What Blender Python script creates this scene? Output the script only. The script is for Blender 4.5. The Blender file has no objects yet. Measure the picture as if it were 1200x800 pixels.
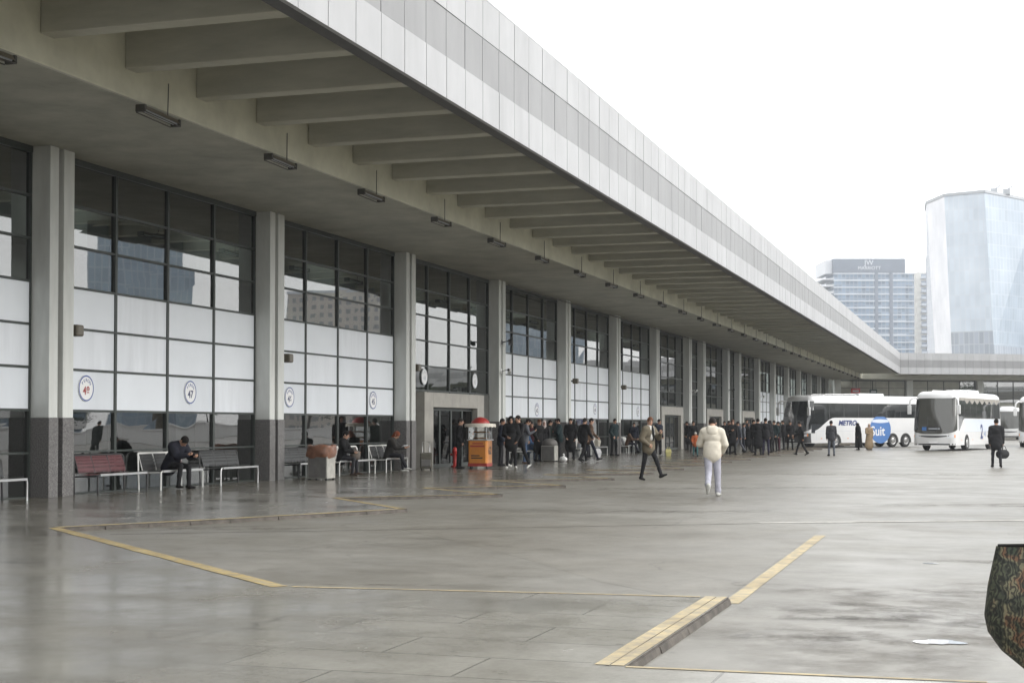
import bpy, bmesh, math, random
import numpy as np
from mathutils import Vector, Matrix, noise as mnoise
R = math.radians
rng = random.Random(7)
SC = bpy.context.scene
COL = SC.collection

# ------------------------------------------------------------------ helpers
class MB:
    """collects polygons of ONE mesh object"""
    def __init__(s):
        s.v = []; s.f = []; s.m = []; s.sm = []
    def add(s, vs, fs, mi=0, smooth=False):
        o = len(s.v); s.v += [tuple(p) for p in vs]
        for f in fs:
            s.f.append([i + o for i in f]); s.m.append(mi); s.sm.append(smooth)
    def box(s, x0, x1, y0, y1, z0, z1, mi=0):
        x0, x1 = min(x0, x1), max(x0, x1); y0, y1 = min(y0, y1), max(y0, y1); z0, z1 = min(z0, z1), max(z0, z1)
        v = [(x, y, z) for z in (z0, z1) for y in (y0, y1) for x in (x0, x1)]
        s.add(v, [(0, 2, 3, 1), (4, 5, 7, 6), (0, 1, 5, 4), (2, 6, 7, 3), (0, 4, 6, 2), (1, 3, 7, 5)], mi)
    def obox(s, M, sx, sy, sz, mi=0):
        v = [M @ Vector((x * sx / 2, y * sy / 2, z * sz / 2)) for z in (-1, 1) for y in (-1, 1) for x in (-1, 1)]
        s.add(v, [(0, 2, 3, 1), (4, 5, 7, 6), (0, 1, 5, 4), (2, 6, 7, 3), (0, 4, 6, 2), (1, 3, 7, 5)], mi)
    def bar(s, a, b, w, h, mi=0, upv=(0, 0, 1)):
        a = Vector(a); b = Vector(b); d = (b - a); L = d.length; d.normalize()
        u = Vector(upv)
        if abs(d.dot(u)) > .98: u = Vector((0, 1, 0))
        sd = d.cross(u).normalized(); u = sd.cross(d)
        M = Matrix((( sd.x, d.x, u.x, 0), (sd.y, d.y, u.y, 0), (sd.z, d.z, u.z, 0), (0, 0, 0, 1)))
        M.translation = (a + b) / 2
        s.obox(M, w, L, h, mi)
    def tube(s, pts, r, n=8, mi=0, caps=True, smooth=True):
        pts = [Vector(p) for p in pts]; rs = r if isinstance(r, (list, tuple)) else [r] * len(pts)
        rings = []; prev = None
        for i, p in enumerate(pts):
            d = (pts[min(i + 1, len(pts) - 1)] - pts[max(i - 1, 0)]).normalized()
            if prev is None:
                u = Vector((0, 0, 1)) if abs(d.z) < .9 else Vector((1, 0, 0))
                u = (u - d * u.dot(d)).normalized()
            else:
                u = (prev - d * prev.dot(d)).normalized()
            prev = u; w = d.cross(u)
            rings.append([p + (u * math.cos(2 * math.pi * k / n) + w * math.sin(2 * math.pi * k / n)) * rs[i] for k in range(n)])
        o = [q for rg in rings for q in rg]; fs = []
        for i in range(len(pts) - 1):
            for k in range(n):
                a = i * n + k; b = i * n + (k + 1) % n
                fs.append((a, b, b + n, a + n))
        s.add(o, fs, mi, smooth)
        if caps:
            s.add(rings[0], [tuple(range(n))[::-1]], mi); s.add(rings[-1], [tuple(range(n))], mi)
    def lathe(s, prof, n=24, c=(0, 0, 0), mi=0, smooth=True, sx=1, sy=1):
        c = Vector(c); vs = []; fs = []
        for r, z in prof:
            vs += [c + Vector((r * sx * math.cos(2 * math.pi * k / n), r * sy * math.sin(2 * math.pi * k / n), z)) for k in range(n)]
        for i in range(len(prof) - 1):
            for k in range(n):
                a = i * n + k; b = i * n + (k + 1) % n
                fs.append((a, b, b + n, a + n))
        s.add(vs, fs, mi, smooth)
        s.add(vs[:n], [tuple(range(n))[::-1]], mi); s.add(vs[-n:], [tuple(range(n))], mi)
    def prism(s, poly, z0, z1, mi=0, side=None):
        n = len(poly); v = [(x, y, z0) for x, y in poly] + [(x, y, z1) for x, y in poly]
        s.add(v, [tuple(range(n, 2 * n))], mi); s.add(v, [tuple(range(n))[::-1]], mi)
        s.add(v, [(i, (i + 1) % n, (i + 1) % n + n, i + n) for i in range(n)], mi if side is None else side)
    def sphere(s, c, r, nu=16, nv=10, mi=0, sc=(1, 1, 1)):
        c = Vector(c); vs = []; fs = []
        for j in range(nv + 1):
            t = math.pi * j / nv
            for i in range(nu):
                p = 2 * math.pi * i / nu
                vs.append(c + Vector((r * sc[0] * math.sin(t) * math.cos(p), r * sc[1] * math.sin(t) * math.sin(p), r * sc[2] * math.cos(t))))
        for j in range(nv):
            for i in range(nu):
                a = j * nu + i; b = j * nu + (i + 1) % nu
                fs.append((a, a + nu, b + nu, b))
        s.add(vs, fs, mi, True)
    def build(s, name, mats, parent=None, loc=None, rz=0, bevel=0):
        me = bpy.data.meshes.new(name)
        me.from_pydata(s.v, [], s.f)
        if not isinstance(mats, (list, tuple)): mats = [mats]
        for m in mats: me.materials.append(m)
        me.polygons.foreach_set('material_index', s.m)
        me.polygons.foreach_set('use_smooth', s.sm)
        me.update()
        o = bpy.data.objects.new(name, me); COL.objects.link(o)
        if parent: o.parent = parent
        if loc: o.location = loc
        if rz: o.rotation_euler.z = rz
        if bevel:
            b = o.modifiers.new('edge', 'BEVEL'); b.width = bevel; b.segments = 2; b.limit_method = 'ANGLE'
        return o

def tag(o, label=None, cat=None, group=None, kind=None):
    if label: o['label'] = label
    if cat: o['category'] = cat
    if group: o['group'] = group
    if kind: o['kind'] = kind
    return o

def empty(name, loc=(0, 0, 0), rz=0):
    o = bpy.data.objects.new(name, None); COL.objects.link(o)
    o.location = loc; o.rotation_euler.z = rz; o.empty_display_size = .2
    return o

KIDS = {}
def copy_tree(o, parent=None):
    c = o.copy(); COL.objects.link(c)
    if parent: c.parent = parent
    for ch in list(o.children): copy_tree(ch, c)
    return c

def text_mesh(name, txt, size, mat, parent=None, M=None, depth=.002, align='CENTER', shear=0, sx=1, bold=0):
    cu = bpy.data.curves.new(name, 'FONT'); cu.body = txt; cu.size = size
    cu.align_x = align; cu.align_y = 'CENTER'; cu.extrude = depth; cu.shear = shear; cu.offset = bold
    t = bpy.data.objects.new(name, cu); COL.objects.link(t)
    bpy.context.view_layer.update()
    me = bpy.data.meshes.new_from_object(t.evaluated_get(bpy.context.evaluated_depsgraph_get()))
    bpy.data.objects.remove(t); bpy.data.curves.remove(cu)
    me.name = name
    me.transform(Matrix.Diagonal((sx, 1, 1, 1)))
    if M is not None: me.transform(M)
    me.materials.clear(); me.materials.append(mat)
    o = bpy.data.objects.new(name, me); COL.objects.link(o)
    if parent: o.parent = parent
    return o

# ------------------------------------------------------------------ materials
def new_mat(name):
    m = bpy.data.materials.new(name); m.use_nodes = True
    nt = m.node_tree
    return m, nt, nt.nodes['Principled BSDF'], nt.nodes, nt.links

def mat(name, col, rough=.6, spec=.5, metal=0, var=0, vscale=3, bump=0, bscale=40, coat=0, dirt=None, stretch=None, emit=0):
    m, nt, b, N, L = new_mat(name)
    b.inputs['Base Color'].default_value = (*col, 1)
    b.inputs['Roughness'].default_value = rough
    b.inputs['Specular IOR Level'].default_value = spec
    b.inputs['Metallic'].default_value = metal
    b.inputs['Coat Weight'].default_value = coat
    if var or bump or dirt:
        tc = N.new('ShaderNodeTexCoord'); mp = N.new('ShaderNodeMapping')
        if stretch: mp.inputs['Scale'].default_value = stretch
        L.new(tc.outputs['Object'], mp.inputs['Vector'])
    if var or dirt:
        nz = N.new('ShaderNodeTexNoise'); nz.inputs['Scale'].default_value = vscale; nz.inputs['Detail'].default_value = 6
        nz.inputs['Roughness'].default_value = .65
        L.new(mp.outputs['Vector'], nz.inputs['Vector'])
        rp = N.new('ShaderNodeValToRGB')
        d = dirt if dirt else tuple(c * (1 - var) for c in col)
        u = tuple(min(1, c * (1 + var * .6)) for c in col)
        rp.color_ramp.elements[0].position = .33; rp.color_ramp.elements[0].color = (*d, 1)
        rp.color_ramp.elements[1].position = .68; rp.color_ramp.elements[1].color = (*u, 1)
        L.new(nz.outputs['Fac'], rp.inputs['Fac']); L.new(rp.outputs['Color'], b.inputs['Base Color'])
    if bump:
        n2 = N.new('ShaderNodeTexNoise'); n2.inputs['Scale'].default_value = bscale; n2.inputs['Detail'].default_value = 4
        L.new(mp.outputs['Vector'], n2.inputs['Vector'])
        bp = N.new('ShaderNodeBump'); bp.inputs['Strength'].default_value = bump; bp.inputs['Distance'].default_value = .01
        L.new(n2.outputs['Fac'], bp.inputs['Height']); L.new(bp.outputs['Normal'], b.inputs['Normal'])
    return m

def glass_mat(name, tint=(.35, .38, .37), ior=1.7, wav=.02, wscale=.55, rough=.01, gl=(1, 1, 1)):
    """thin tinted glazing: see-through, with a mirror that grows towards grazing angles"""
    m, nt, b, N, L = new_mat(name)
    N.remove(b); out = N['Material Output']
    tr = N.new('ShaderNodeBsdfTransparent'); tr.inputs['Color'].default_value = (*tint, 1)
    g = N.new('ShaderNodeBsdfGlossy'); g.inputs['Roughness'].default_value = rough; g.inputs['Color'].default_value = (*gl, 1)
    fr = N.new('ShaderNodeFresnel'); fr.inputs['IOR'].default_value = ior
    mx = N.new('ShaderNodeMixShader')
    L.new(fr.outputs['Fac'], mx.inputs['Fac']); L.new(tr.outputs['BSDF'], mx.inputs[1]); L.new(g.outputs['BSDF'], mx.inputs[2])
    L.new(mx.outputs['Shader'], out.inputs['Surface'])
    if wav:
        tc = N.new('ShaderNodeTexCoord'); nz = N.new('ShaderNodeTexNoise'); nz.inputs['Scale'].default_value = wscale; nz.inputs['Detail'].default_value = 1
        L.new(tc.outputs['Object'], nz.inputs['Vector'])
        bp = N.new('ShaderNodeBump'); bp.inputs['Strength'].default_value = 1; bp.inputs['Distance'].default_value = wav
        L.new(nz.outputs['Fac'], bp.inputs['Height']); L.new(bp.outputs['Normal'], g.inputs['Normal'])
    return m

def ramp(N, L, src, stops):
    r = N.new('ShaderNodeValToRGB'); e = r.color_ramp.elements
    while len(e) < len(stops): e.new(.5)
    for i, (p, c) in enumerate(stops):
        e[i].position = p; e[i].color = (*c, 1) if len(c) == 3 else c
    L.new(src, r.inputs['Fac']); return r

def mixc(N, L, mode, fac, a, b):
    m = N.new('ShaderNodeMix'); m.data_type = 'RGBA'; m.blend_type = mode
    for sock, v in ((m.inputs['Factor'], fac), (m.inputs['A'], a), (m.inputs['B'], b)):
        if hasattr(v, 'is_output'): L.new(v, sock)
        elif isinstance(v, (int, float)): sock.default_value = v
        else: sock.default_value = (*v, 1)
    return m.outputs['Result']

def ground_mat(name, c0, c1, c2, rough=(.35, .6), tile=None, streak=None, spec=.5, tilecol=.55, bump=.15, x_tone=None):
    """worn concrete paving: big soft patches, small stains, optional slab joints"""
    m, nt, b, N, L = new_mat(name)
    tc = N.new('ShaderNodeTexCoord')
    def nz(scale, det=6, rgh=.6, sc=None, dist=0):
        n = N.new('ShaderNodeTexNoise'); n.inputs['Scale'].default_value = scale; n.inputs['Detail'].default_value = det
        n.inputs['Roughness'].default_value = rgh; n.inputs['Distortion'].default_value = dist
        if sc:
            mp = N.new('ShaderNodeMapping'); mp.inputs['Scale'].default_value = sc; mp.inputs['Rotation'].default_value = (0, 0, R(sc[3]) if len(sc) > 3 else 0) if False else (0, 0, 0)
            L.new(tc.outputs['Object'], mp.inputs['Vector']); L.new(mp.outputs['Vector'], n.inputs['Vector'])
        else: L.new(tc.outputs['Object'], n.inputs['Vector'])
        return n.outputs['Fac']
    big = ramp(N, L, nz(.22, 7, .62, None, .5), [(.34, c0), (.5, c1), (.66, c2)]).outputs['Color']
    med = ramp(N, L, nz(1.7, 10, .74), [(.3, (.70, .69, .67)), (.6, (1.1, 1.1, 1.1))]).outputs['Color']
    c = mixc(N, L, 'MULTIPLY', .75, big, med)
    fine = ramp(N, L, nz(24, 8, .8), [(.32, (.74, .74, .73)), (.68, (1.16, 1.16, 1.16))]).outputs['Color']
    c = mixc(N, L, 'MULTIPLY', .6, c, fine)
    gum = N.new('ShaderNodeTexVoronoi'); gum.inputs['Scale'].default_value = 2.3; L.new(tc.outputs['Object'], gum.inputs['Vector'])
    gm = ramp(N, L, gum.outputs['Distance'], [(.045, (1, 1, 1)), (.075, (0, 0, 0))]).outputs['Color']
    sp = N.new('ShaderNodeMath'); sp.operation = 'MULTIPLY'; L.new(gm, sp.inputs[0]); sp.inputs[1].default_value = .5
    c = mixc(N, L, 'MIX', sp.outputs[0], c, tuple(x * .4 for x in c0))
    # hairline cracks, only here and there
    wob = N.new('ShaderNodeTexNoise'); wob.inputs['Scale'].default_value = 1.4; wob.inputs['Detail'].default_value = 6; L.new(tc.outputs['Object'], wob.inputs['Vector'])
    ad = N.new('ShaderNodeMix'); ad.data_type = 'RGBA'; ad.blend_type = 'ADD'; ad.inputs['Factor'].default_value = .9; L.new(tc.outputs['Object'], ad.inputs['A']); L.new(wob.outputs['Color'], ad.inputs['B'])
    vo = N.new('ShaderNodeTexVoronoi'); vo.feature = 'DISTANCE_TO_EDGE'; vo.inputs['Scale'].default_value = .33; L.new(ad.outputs['Result'], vo.inputs['Vector'])
    ck = ramp(N, L, vo.outputs['Distance'], [(.0015, (1, 1, 1)), (.006, (0, 0, 0))]).outputs['Color']
    wh = ramp(N, L, nz(.35, 2), [(.5, (0, 0, 0)), (.6, (1, 1, 1))]).outputs['Color']
    cm = N.new('ShaderNodeMath'); cm.operation = 'MULTIPLY'; L.new(ck, cm.inputs[0]); L.new(wh, cm.inputs[1])
    cm2 = N.new('ShaderNodeMath'); cm2.operation = 'MULTIPLY'; L.new(cm.outputs[0], cm2.inputs[0]); cm2.inputs[1].default_value = .65
    c = mixc(N, L, 'MIX', cm2.outputs[0], c, tuple(x * .35 for x in c0))
    if streak:
        st = ramp(N, L, nz(2.2, 9, .72, streak), [(.5, (1, 1, 1)), (.72, (.72, .7, .68))]).outputs['Color']
        c = mixc(N, L, 'MULTIPLY', .8, c, st)
    hgt = nz(55, 4, .6)
    if tile:
        mp = N.new('ShaderNodeMapping'); mp.inputs['Rotation'].default_value = (0, 0, tile[3]); L.new(tc.outputs['Object'], mp.inputs['Vector'])
        br = N.new('ShaderNodeTexBrick'); br.offset = tile[4]; br.inputs['Scale'].default_value = 1
        br.inputs['Brick Width'].default_value = tile[0]; br.inputs['Row Height'].default_value = tile[1]
        br.inputs['Mortar Size'].default_value = tile[2]; br.inputs['Mortar Smooth'].default_value = .3
        br.inputs['Color1'].default_value = (1.0, 1.0, 1.0, 1); br.inputs['Color2'].default_value = (.9, .9, .91, 1); br.inputs['Mortar'].default_value = (tilecol, tilecol, tilecol, 1)
        L.new(mp.outputs['Vector'], br.inputs['Vector'])
        c = mixc(N, L, 'MULTIPLY', .9, c, br.outputs['Color'])
    if x_tone:              # darker towards the building, paler towards the yard, with a ragged edge
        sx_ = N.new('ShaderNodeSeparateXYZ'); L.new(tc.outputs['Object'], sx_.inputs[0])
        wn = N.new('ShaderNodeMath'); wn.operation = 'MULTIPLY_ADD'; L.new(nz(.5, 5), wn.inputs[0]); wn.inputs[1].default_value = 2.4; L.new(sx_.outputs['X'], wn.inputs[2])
        mr = N.new('ShaderNodeMapRange'); mr.inputs['From Min'].default_value = x_tone[0]; mr.inputs['From Max'].default_value = x_tone[1]; L.new(wn.outputs[0], mr.inputs['Value'])
        c = mixc(N, L, 'MULTIPLY', 1, c, ramp(N, L, mr.outputs['Result'], [(0, (.72, .70, .655)), (1, x_tone[2])]).outputs['Color'])
    L.new(c, b.inputs['Base Color'])
    rr = N.new('ShaderNodeMapRange'); rr.inputs['From Min'].default_value = .35; rr.inputs['From Max'].default_value = .65
    rr.inputs['To Min'].default_value = rough[0]; rr.inputs['To Max'].default_value = rough[1]
    L.new(nz(.7, 6, .65), rr.inputs['Value']); L.new(rr.outputs['Result'], b.inputs['Roughness'])
    b.inputs['Specular IOR Level'].default_value = spec
    bp = N.new('ShaderNodeBump'); bp.inputs['Strength'].default_value = bump; bp.inputs['Distance'].default_value = .006
    L.new(hgt, bp.inputs['Height']); L.new(bp.outputs['Normal'], b.inputs['Normal'])
    return m

def paint_mat(name, col, under, wear=.5, scale=9, rough=.6):
    """worn road paint: the colour with chips through to the concrete"""
    m, nt, b, N, L = new_mat(name)
    tc = N.new('ShaderNodeTexCoord'); n = N.new('ShaderNodeTexNoise'); n.inputs['Scale'].default_value = scale; n.inputs['Detail'].default_value = 8; n.inputs['Roughness'].default_value = .75
    L.new(tc.outputs['Object'], n.inputs['Vector'])
    r = ramp(N, L, n.outputs['Fac'], [(wear - .08, col), (wear + .1, under)])
    n2 = N.new('ShaderNodeTexNoise'); n2.inputs['Scale'].default_value = 1.3; n2.inputs['Detail'].default_value = 4; L.new(tc.outputs['Object'], n2.inputs['Vector'])
    r2 = ramp(N, L, n2.outputs['Fac'], [(.35, (.75, .73, .7)), (.65, (1.08, 1.08, 1.05))])
    L.new(mixc(N, L, 'MULTIPLY', .9, r.outputs['Color'], r2.outputs['Color']), b.inputs['Base Color'])
    b.inputs['Roughness'].default_value = rough
    return m

M = {}
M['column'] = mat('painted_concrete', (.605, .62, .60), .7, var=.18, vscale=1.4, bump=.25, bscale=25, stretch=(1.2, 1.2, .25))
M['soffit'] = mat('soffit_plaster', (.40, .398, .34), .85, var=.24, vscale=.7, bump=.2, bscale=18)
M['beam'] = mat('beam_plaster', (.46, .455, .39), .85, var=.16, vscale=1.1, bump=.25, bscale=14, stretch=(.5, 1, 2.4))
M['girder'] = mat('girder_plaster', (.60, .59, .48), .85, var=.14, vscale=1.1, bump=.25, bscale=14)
M['granite'] = mat('granite', (.19, .183, .178), .3, dirt=(.03, .028, .03), vscale=42, var=.5)
M['groove'] = mat('recess_dark', (.16, .155, .14), .8, var=.2, vscale=2)
M['alu'] = mat('fascia_aluminium', (.385, .388, .40), .42, spec=.4, var=.12, vscale=.8, stretch=(1, 1, .4))
M['alu_grey'] = mat('fascia_grey_panel', (.235, .236, .242), .42, var=.13, vscale=.8, stretch=(1, 1, .4))
M['film_b'] = mat('white_window_film_greyed', (.68, .715, .76), .42, var=.07, vscale=.7, stretch=(1, 1.6, .4))
M['film_c'] = mat('white_window_film_streaked', (.72, .75, .795), .35, var=.09, vscale=1.1, stretch=(1, 2.2, .3))
M['dark'] = mat('dark_metal', (.035, .036, .036), .5)
M['lip'] = mat('fascia_lip', (.075, .075, .075), .6, var=.2, vscale=3)
M['mullion'] = mat('mullion', (.038, .046, .042), .45, var=.15, vscale=5)
M['film'] = mat('white_window_film', (.73, .765, .81), .38, var=.035, vscale=.9)
M['glass'] = glass_mat('window_glass', (.27, .31, .295), 2.9, .004, .35)
M['glass_low'] = glass_mat('lower_window_glass', (.42, .47, .445), 2.4, .009, .5)
M['stone'] = mat('portal_stone', (.34, .325, .295), .55, var=.16, vscale=2.2, bump=.1, bscale=30)
M['stone_dark'] = mat('portal_stone_side', (.09, .09, .082), .4, var=.25, vscale=3)
M['door_glass'] = glass_mat('door_glass', (.16, .17, .165), 1.3, 0)
M['interior'] = mat('interior_wall', (.24, .26, .24), .8, var=.3, vscale=.7)
M['interior_floor'] = mat('interior_floor', (.12, .115, .11), .35, var=.2, vscale=1.5)
M['roof'] = mat('roof_felt', (.25, .25, .25), .9, var=.2, vscale=.5)
M['white'] = mat('white_paint', (.8, .8, .8), .4)
M['black'] = mat('black_plastic', (.02, .02, .021), .45)
M['steel'] = mat('steel', (.62, .62, .62), .28, metal=.9, var=.06, vscale=8)
M['chrome_white'] = mat('white_tube', (.68, .68, .66), .35, var=.08, vscale=6)
# ------------------------------------------------------------------ the terminal building
XC, XG = -18.18, -18.65         # column fronts, glass plane
ZS = 7.20                       # soffit
term = empty('bus_terminal', (-18.18, 26, 0))
tag(term, 'long white bus terminal with deep ribbed canopy over a columned glass front', 'terminal building')
OT = Vector((-18.18, 26, 0))
class TB(MB):
    """built in world coordinates, hung under the terminal"""
    def build(s, name, mats, parent=None, **k):
        s.v = [(x - OT.x, y - OT.y, z - OT.z) for x, y, z in s.v]
        return MB.build(s, name, mats, parent or term, **k)

CY_ = [-13.26, -3.43, 6.40, 16.23, 26.06, 35.89, 45.72, 55.55, 65.38, 75.21, 85.04, 95.1, 100.15, 110.2, 115.75, 126.1, 135.9, 145.75, 155.6, 165.45, 175.3, 185.1]
KIND = {6.40: 'w', 16.23: 'w', 26.06: 'w', 35.89: 'w', 45.72: 'p', 55.55: 'w', 65.38: 'w', 75.21: 'w', 85.04: 'p', 95.1: 'n', 100.15: 'p', 110.2: 'n', 115.75: 'p', 126.1: 'w', 135.9: 'w', 145.75: 'w', 155.6: 'd', 165.45: 'w', 175.3: 'd', -13.26: 'w', -3.43: 'w'}
CW = .85
for y in CY_:
    b = TB()     # two piers with a recess between them, painted above the granite
    for a, c in ((0, .30), (.48, CW)):
        b.box(XC, XG - .12, y + a, y + c, 1.63, ZS)
    b.box(XC - .13, XG - .12, y + .30, y + .48, 1.63, ZS, 1)
    col = b.build('column', [M['column'], M['groove']], bevel=.012)
    g = TB()
    for a, c in ((-.012, .312), (.468, CW + .012)):
        g.box(XC + .014, XG - .1, y + a, y + c, 0, 1.63)
    g.box(XC - .11, XG - .1, y + .312, y + .468, 0, 1.63, 1)
    o = g.build('granite_base', [M['granite'], M['dark']], bevel=.006)
    o.parent = col
for i in range(len(CY_) - 1):
    y0 = CY_[i] + CW + .02; y1 = CY_[i + 1] - .02; k = KIND[CY_[i]]
    nar = k == 'n'; n = 2 if nar else 4
    zs = [.91, 1.79, 2.67, 3.55, 4.43, 5.31, 6.19]; st = (y1 - y0) / n
    fr = TB()
    low = 2.67 if k == 'p' else 0.
    for j in range(n + 1):
        yy = y0 + st * j
        w = .045
        fr.box(XG + .05, XG - .07, max(yy - w, y0), min(yy + w, y1), low + .03, ZS - .13)
    for z in zs:
        if z < low - .01: continue
        h = .026
        if k == 'w' and z == .91: h = .02
        for j in range(n):
            fr.box(XG + .043, XG - .06, y0 + st * j + .045, y0 + st * (j + 1) - .045, z - h, z + h)
    fr.box(XG + .065, XG - .08, y0, y1, ZS - .13, ZS)
    fr.box(XG + .065, XG - .08, y0, y1, low - (.0 if low else 0), low + .03 if not low else low + .05)
    win = fr.build('window_bay', M['mullion'])
    gl = TB(); gw = TB(); gb = TB()
    for j in range(n):
        a, c = y0 + st * j + .04, y0 + st * (j + 1) - .04
        zz = [0.02] + zs + [ZS - .12]
        for q in range(len(zz) - 1):
            if zz[q] < low - .05: continue
            isw = k == 'w' and 1.7 < zz[q] < 4.4
            if isw:
                e_ = rng.random() * .006; gw.box(XG + .018 + e_, XG - .03, a, c, zz[q] + .02, zz[q + 1] - .02, rng.choice((0, 0, 1, 2)))
            else:
                t = (rng.random() - .5) * .012; t2 = (rng.random() - .5) * .012   # panes never sit perfectly true
                (gb if zz[q] < 1.7 else gl).add([(XG + t, a, zz[q]), (XG + t2, c, zz[q]), (XG + t2 + t * .5, c, zz[q + 1]), (XG + t - t2 * .5, a, zz[q + 1])], [(0, 1, 2, 3)])
    o = gl.build('pane', M['glass']); o.parent = win
    if gb.v: o = gb.build('pane', M['glass_low']); o.parent = win
    if gw.v:
        o = gw.build('white_panel', [M['film'], M['film_b'], M['film_c']], bevel=.004); o.parent = win
    if k == 'p':
        pa = CY_[i] + 1.75 if n == 4 else y0; pb = pa + 6.3
        if CY_[i] > 80: pa = CY_[i] + 1.5; pb = CY_[i] + 8.1
        P = TB()
        oa, ob = pa + .85, pb - .75; zt = 2.62
        P.box(XC - .02, XG - .6, pa, oa, 0, zt); P.box(XC - .02, XG - .6, ob, pb, 0, zt); P.box(XC - .02, XG - .6, oa, ob, 2.11, zt)
        P.box(XG + .08, XG - .05, y0, pa, 0, 2.66, 1); P.box(XG + .08, XG - .05, pb, y1, 0, 2.66, 1)
        por = P.build('entrance_portal', [M['stone'], M['stone_dark']], bevel=.012)
        D = TB()
        nd = 4; ds = (ob - oa) / nd
        for d in range(nd):
            a, c = oa + ds * d, oa + ds * (d + 1)
            for x in ((a + .035), (c - .035)): D.box(XC - .22, XC - .28, x - .035, x + .035, 0, 2.1)
            D.box(XC - .22, XC - .28, a + .07, c - .07, 0, .12); D.box(XC - .22, XC - .28, a + .07, c - .07, 2.0, 2.1)
            D.add([(XC - .25, a + .07, .12), (XC - .25, c - .07, .12), (XC - .25, c - .07, 2.0), (XC - .25, a + .07, 2.0)], [(0, 1, 2, 3)], 1)
        o = D.build('sliding_door', [M['mullion'], M['door_glass']]); o.parent = por
# wall end between last column and the corner
b = TB(); b.box(XC - .05, XG - .3, 185.1 + CW, 189.2, 0, ZS); b.build('end_wall', M['column'])
# soffit over the walk, the girder and the ribs of the canopy
YA, YB = -16., 184.4
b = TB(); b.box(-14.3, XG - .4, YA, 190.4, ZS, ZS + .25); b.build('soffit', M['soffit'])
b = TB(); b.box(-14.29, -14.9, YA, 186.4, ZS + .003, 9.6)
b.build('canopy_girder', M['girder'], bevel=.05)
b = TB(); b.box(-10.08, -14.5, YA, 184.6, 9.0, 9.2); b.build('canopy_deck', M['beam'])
yb = 20.17 - 2.456 * 14
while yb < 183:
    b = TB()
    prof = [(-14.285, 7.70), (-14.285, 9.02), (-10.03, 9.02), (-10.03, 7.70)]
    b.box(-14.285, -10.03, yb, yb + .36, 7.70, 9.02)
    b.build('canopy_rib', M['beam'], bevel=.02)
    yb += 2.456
# fascia, three bands of panels with open joints
def fascia(p0, d, length, nrm, parent, trim0=0.):
    out = []
    n = int(length / 1.07)
    p0 = Vector(p0); d = Vector(d); nrm = Vector(nrm)
    for nm, z0, z1, off, m in (('fascia_panel_row', 7.68, 8.467, 0, M['alu']), ('fascia_grey_row', 8.475, 9.362, -.012, M['alu_grey']), ('fascia_panel_row', 9.37, 10.18, 0, M['alu'])):
        b = TB()
        for k in range(n):
            wob = (rng.random() - .5) * .006
            a = p0 + d * (k * 1.07 + .012); c = p0 + d * ((k + 1) * 1.07 - .012)
            q = []
            for zz in (z0, z1):
                for pt, of in ((a, off + wob), (c, off + wob), (c, -.09), (a, -.09)):
                    w = pt + nrm * of; q.append((w.x, w.y, zz))
            b.add(q, [(3, 2, 1, 0), (4, 5, 6, 7), (0, 1, 5, 4), (1, 2, 6, 5), (2, 3, 7, 6), (3, 0, 4, 7)])
        out.append(b.build(nm, m))
    b = TB()
    a = p0 - nrm * .092; c = p0 + d * (n * 1.07) - nrm * .092; a2 = p0 - nrm * .36; c2 = p0 + d * (n * 1.07) - nrm * .36
    for z0, z1, mi in ((7.69, 10.16, 0),):
        q = [(a.x, a.y, z0), (c.x, c.y, z0), (c2.x, c2.y, z0), (a2.x, a2.y, z0), (a.x, a.y, z1), (c.x, c.y, z1), (c2.x, c2.y, z1), (a2.x, a2.y, z1)]
        b.add(q, [(3, 2, 1, 0)]); b.add(q, [(4, 5, 6, 7), (0, 1, 5, 4), (1, 2, 6, 5), (2, 3, 7, 6), (3, 0, 4, 7)], 1)
    out.append(b.build('fascia_lip', [M['lip'], M['alu_grey']]))
    b = TB()
    a = p0 - nrm * .002; c = p0 + d * (n * 1.07) - nrm * .002
    q = [(a.x, a.y, 10.185), (c.x, c.y, 10.185), (c2.x, c2.y, 10.185), (a2.x, a2.y, 10.185), (a.x, a.y, 10.22), (c.x, c.y, 10.22), (c2.x, c2.y, 10.22), (a2.x, a2.y, 10.22)]
    b.add(q, [(3, 2, 1, 0), (4, 5, 6, 7), (0, 1, 5, 4), (1, 2, 6, 5), (2, 3, 7, 6), (3, 0, 4, 7)])
    out.append(b.build('fascia_coping', M['alu']))
    return out
YC = 184.8                                   # the corner of the two canopies
n0 = int((YC + 18) / 1.07)
fascia((-9.7, YC - n0 * 1.07, 0), (0, 1, 0), n0 * 1.07 + .02, (1, 0, 0), term)
W = Vector((math.sin(R(60)), math.cos(R(60)), 0)); WN = Vector((math.cos(R(60)), -math.sin(R(60)), 0))
PC = Vector((-9.7, YC + .06, 0))
fascia(PC + W * .03, W, 96, WN, term)
# roof and back of the main wing
b = TB(); b.box(-10.1, -22.6, YA, 184.6, 9.75, 9.9); b.box(-28.2, -46, YA, 184.6, 9.75, 9.9)
for k in range(21): b.box(-22.6, -28.2, YA + k * 9.83, YA + k * 9.83 + 6.4, 9.74, 9.89)  # gaps between the panels are added openings letting daylight into the concourse
b.build('roof', M['roof'])
b = TB(); b.box(-45.7, -46, YA, 186, 0, 9.7); b.box(XG - .4, -45.7, YA, YA + .3, 0, 9.7); b.build('rear_wall', M['column'])
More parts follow.
